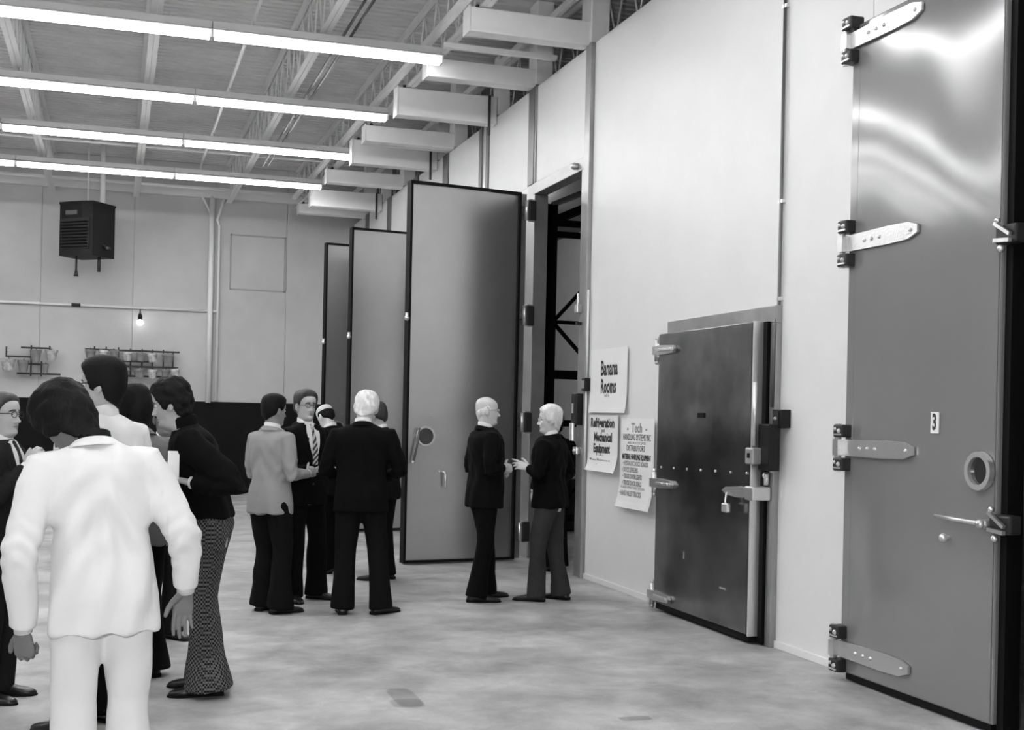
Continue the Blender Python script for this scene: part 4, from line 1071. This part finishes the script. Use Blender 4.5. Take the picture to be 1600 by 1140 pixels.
        c.f = [f for f in c.f if min(cv[list(f), 1]) < .028]
        c.build('coat_collar', M[coat], jo, smooth=True)
        if tie:
            patch([(-.016, 1.455), (-.011, 1.43), (-.020, 1.34), (-.028, 1.24), (-.026, 1.14)], [(.016, 1.455), (.011, 1.43), (.020, 1.34), (.028, 1.24), (.026, 1.14)], .005, .013, 'tie', M[tie], root)
            kn_ = MB().sphere(T((0, .072, 1.462)), .018, 10, 8, sc=(1, .7, 1)).build('tie_knot', M[tie], root, smooth=True)
        for z in (1.08, .98): MB().sphere(T(front(.01, z, .004)), .009, 8, 6, sc=(1, .5, 1)).build('button', M['spec_dark'], jo, smooth=True)
    if coat_style == 'roll':
        c = MB(); c.loft([((0, -.002, z), (1, 0, 0), (0, 1, 0), rx, f, b, 2.1) for z, rx, f, b in ((1.44, .092, .070, .085), (1.475, .074, .062, .076), (1.50, .070, .060, .076), (1.535, .068, .058, .075), (1.545, .062, .05, .068))], 24)
        c.v = [Vector(v) for v in torso(np.array([tuple(v) for v in c.v]))]; c.build('roll_neck', M[coat], jo, smooth=True)
    return root, T, headT

def item(root, name, mb, m_, label, cat):
    """something held: a top-level thing placed in the world where the person's hand is"""
    me = mb.mesh(name); Mw = Matrix.Translation(root.location) @ Matrix.Rotation(root.rotation_euler.z, 4, 'Z') @ Matrix.Diagonal((*root.scale, 1))
    me.transform(Mw); me.materials.append(m_); o = link(name, me, smooth=False); return tag(o, label, cat)

# foreground man in the white suit, seen from behind
person('person in a white leisure suit seen from behind with bowed shaggy dark hair', (-.018, 4.93), -8, 1.75, lean=.15, side=-.07, girth=1.0, shoulder=1.05,
       head=(-30, 34, -6), headshift=(-.035, .02, -.012),
       armR=dict(elbow=(.285, -.03, 1.13), wrist=(.315, .04, .90), d=(-.13, -.02, -1), n=(.1, -1, -.1), curl=.22, spread=.05),
       armL=dict(elbow=(-.305, -.02, 1.08), wrist=(-.280, .05, .775), d=(.08, .10, -1), n=(.5, .75, -.2), curl=.75, spread=.05),
       feetR=(.105, .02, .15), feetL=(-.10, -.03, -.12), coat='suit_white', coat_style='leisure', coat_hem=.77, trousers='suit_white', flare=.12,
       hair=('shag', .034, .45, 'hair_black', None), skin='skin_dark', near=True, seed=14, sleeve=1.15, wr=1.2, drape=.010, collar='suit_dark2', shirt='shirt_white', thigh=1.0)
# man entering at the edge of the picture
B = person('person in a dark jacket at the picture edge raising one hand', (-.60, 7.32), 112, 1.68, lean=.05, head=(10, -2, 0),
       armR=dict(elbow=(.26, .06, 1.10), wrist=(.05, .20, 1.34), d=(-.25, .45, .85), n=(-1, .3, 0), curl=.65), coat='suit_dark2', trousers='suit_dark2',
       hair=('short', .014, .2, 'hair_brown', None), glasses='spec_dark', seed=3, tie='tie_dark')
# tall man in a white shirt behind him
person('tall person in a white shirt and glasses with sleek black hair', (-.03, 6.62), -38, 1.86, lean=.04, head=(-34, 2, 0), girth=1.0,
       coat='shirt_white', coat_style='shirt', coat_hem=.98, trousers='trouser_dark', hair=('full', .022, .1, 'hair_black', None), glasses='spec_dark', seed=5,
       feetR=(.06, .02, .1), feetL=(-.22, -.05, -.2), armR=dict(elbow=(.24, .03, 1.12), wrist=(.12, .25, 1.12), d=(-.5, .8, 0), n=(0, 0, -1)), armL=dict(elbow=(-.24, .03, 1.12), wrist=(-.12, .25, 1.10), d=(.5, .8, 0), n=(0, 0, -1)))
person('person with a dark bob haircut in a mid grey jacket', (.16, 7.70), -35, 1.74, lean=.06, head=(-15, 12, 0), coat='jacket_mid', trousers='trouser_dark', hair=('bob', .028, .12, 'hair_black', None), seed=7, flare=.11)
person('dark haired person mostly hidden between the bob haircut and the black pullover', (.34, 8.95), 150, 1.66, lean=.05, head=(20, 0, 0), coat='suit_dark2', trousers='suit_dark2', hair=('short', .016, .2, 'hair_black', None), skin='skin_dark', seed=8)
r, T_, H_ = person('person in a black pullover and houndstooth flared trousers with curly dark hair', (.55, 7.25), -78, 1.81, lean=.28, head=(4, 0, 0), neckfwd=.04,
       coat='knit_black', coat_style='roll', coat_hem=.97, trousers='hound', flare=.135, hem=.1, hair=('full', .024, .9, 'hair_black', None), seed=21, girth=1.12, shoulder=1.05, sleeve=1.25,
       armR=dict(elbow=(.25, .10, 1.15), wrist=(.07, .25, 1.24), d=(-.4, .8, .1), n=(-.3, 0, -1), curl=.5), armL=dict(elbow=(-.30, -.17, 1.16), wrist=(-.21, .08, 1.17), d=(.1, .95, .2), n=(0, 0, -1), curl=.5),
       feetR=(.10, .03, .05), feetL=(-.10, -.01, -.2), wr=1.3)
item(r, 'paper_sheet', MB().box(-.245, -.242, .14, .20, 1.19, 1.34), M['paper'], 'white folded paper held by the person in the black pullover', 'paper')
# group of two talking
person('person in a light grey blazer and black trousers seen from behind', (1.22, 10.0), 52, 1.74, lean=.02, head=(10, 4, 0), coat='suit_grey', trousers='trouser_dark', flare=.105,
       hair=('short', .018, .1, 'hair_black', None), skin='skin_mid', seed=31, wr=1.3, thigh=1.05,
       armR=dict(elbow=(.25, -.02, 1.12), wrist=(.15, .27, 1.12), d=(-.1, 1, .15), n=(-1, 0, -.2), curl=.7), armL=dict(elbow=(-.25, .02, 1.12), wrist=(-.10, .27, 1.14), d=(.3, 1, .1), n=(0, 0, -1), curl=.5),
       feetR=(.12, .02, .3), feetL=(-.10, .05, -.25))
person('person in a black suit with striped tie and glasses facing the viewer', (1.58, 10.62), 150, 1.79, head=(8, 2, 0), coat='suit_black', trousers='suit_black', tie='tie_striped',
       hair=('short', .022, .25, 'hair_brown', None), glasses='spec_dark', seed=33, flare=.095,
       armR=dict(elbow=(.26, -.01, 1.12), wrist=(.12, .25, 1.10), d=(-.6, .8, .0), n=(0, 0, 1), curl=.2), armL=dict(elbow=(-.27, .02, 1.12), wrist=(-.14, .25, 1.09), d=(.15, 1, .0), n=(.2, 0, 1), curl=.15, spread=.25),
       feetR=(.12, .02, .3), feetL=(-.12, .05, -.45))
# group of three by the doors
person('white haired person in a black suit with their back to the viewer', (1.92, 9.80), 14, 1.80, lean=.10, head=(6, 26, 4), girth=1.18, shoulder=1.12, coat='suit_black', trousers='suit_dark',
       hair=('full', .022, .5, 'hair_white', None), skin='skin_pale', seed=41, feetR=(.17, .00, .75), feetL=(-.13, .0, -.1), flare=.088,
       armR=dict(elbow=(.30, .02, 1.12), wrist=(.16, .25, 1.05), d=(-.5, .8, 0), n=(0, 0, -1)), armL=dict(elbow=(-.29, .02, 1.12), wrist=(-.16, .25, 1.05), d=(.5, .8, 0), n=(0, 0, -1)))
person('balding person in a dark suit partly behind the white haired person', (2.13, 12.35), -32, 1.72, lean=.12, head=(0, 26, 0), coat='suit_black', trousers='suit_black', hair=('short', .014, .15, 'hair_black', .155), seed=43, skin='skin_pale')
person('dark haired person in a dark suit looking over the white haired shoulder', (2.52, 11.75), -48, 1.72, lean=.10, head=(0, 12, 0), coat='suit_dark', trousers='suit_dark', hair=('short', .020, .2, 'hair_brown', None), glasses='spec_metal', seed=45, shoulder=1.05)
# two older men by the open doorway
person('bald person in a black suit and pale glasses before the open metal door', (3.11, 10.34), 86, 1.78, lean=.02, head=(14, 2, 0), girth=1.12, belly=.12, coat='suit_black', trousers='suit_black', tie='tie_dark',
       hair=('short', .006, .1, 'hair_white', .10), brow='brow_grey', skin='skin_pale', glasses='spec_metal', seed=51,
       armR=dict(elbow=(.25, -.04, 1.13), wrist=(.10, .15, 1.15), d=(-.35, .7, -.1), n=(-.9, -.3, -.2), curl=.75), armL=dict(elbow=(-.26, -.04, 1.13), wrist=(-.12, .16, 1.12), d=(.6, .6, .1), n=(0, 0, -1), curl=.7),
       feetR=(.11, -.08, .25), feetL=(-.10, .10, -.15), flare=.09)
person('white haired person in a black blazer and grey trousers with one hand in a pocket', (3.69, 10.20), -50, 1.71, lean=.03, head=(-26, 2, 0), girth=1.15, shoulder=1.12, coat='suit_black', trousers='trouser_grey', coat_hem=.84,
       hair=('full', .020, .15, 'hair_white', None), brow='brow_grey', skin='skin_pale', glasses='spec_metal', seed=53, wr=1.2, tie='tie_dark',
       armL=dict(elbow=(-.29, .02, 1.14), wrist=(-.19, .15, 1.20), d=(-.1, 1, .25), n=(.8, 0, -.4), curl=.3, point=True), armR=dict(elbow=(.36, -.06, 1.16), wrist=(.22, .10, .96), d=(-.15, .3, -1), n=(-1, 0, 0), curl=.3),
       feetR=(.12, -.07, .15), feetL=(-.11, .09, -.12), flare=.086, thigh=1.05)
person('dark suited person standing in the doorway behind the white haired person', (4.45, 12.20), -10, 1.67, lean=.04, head=(0, 4, 0), coat='suit_dark', trousers='suit_dark', hair=('full', .03, .3, 'hair_black', None), seed=55, girth=1.05,
       armR=dict(elbow=(.30, -.03, 1.14), wrist=(.20, .16, 1.20), d=(.2, .1, .9), n=(0, 1, 0), curl=.4))
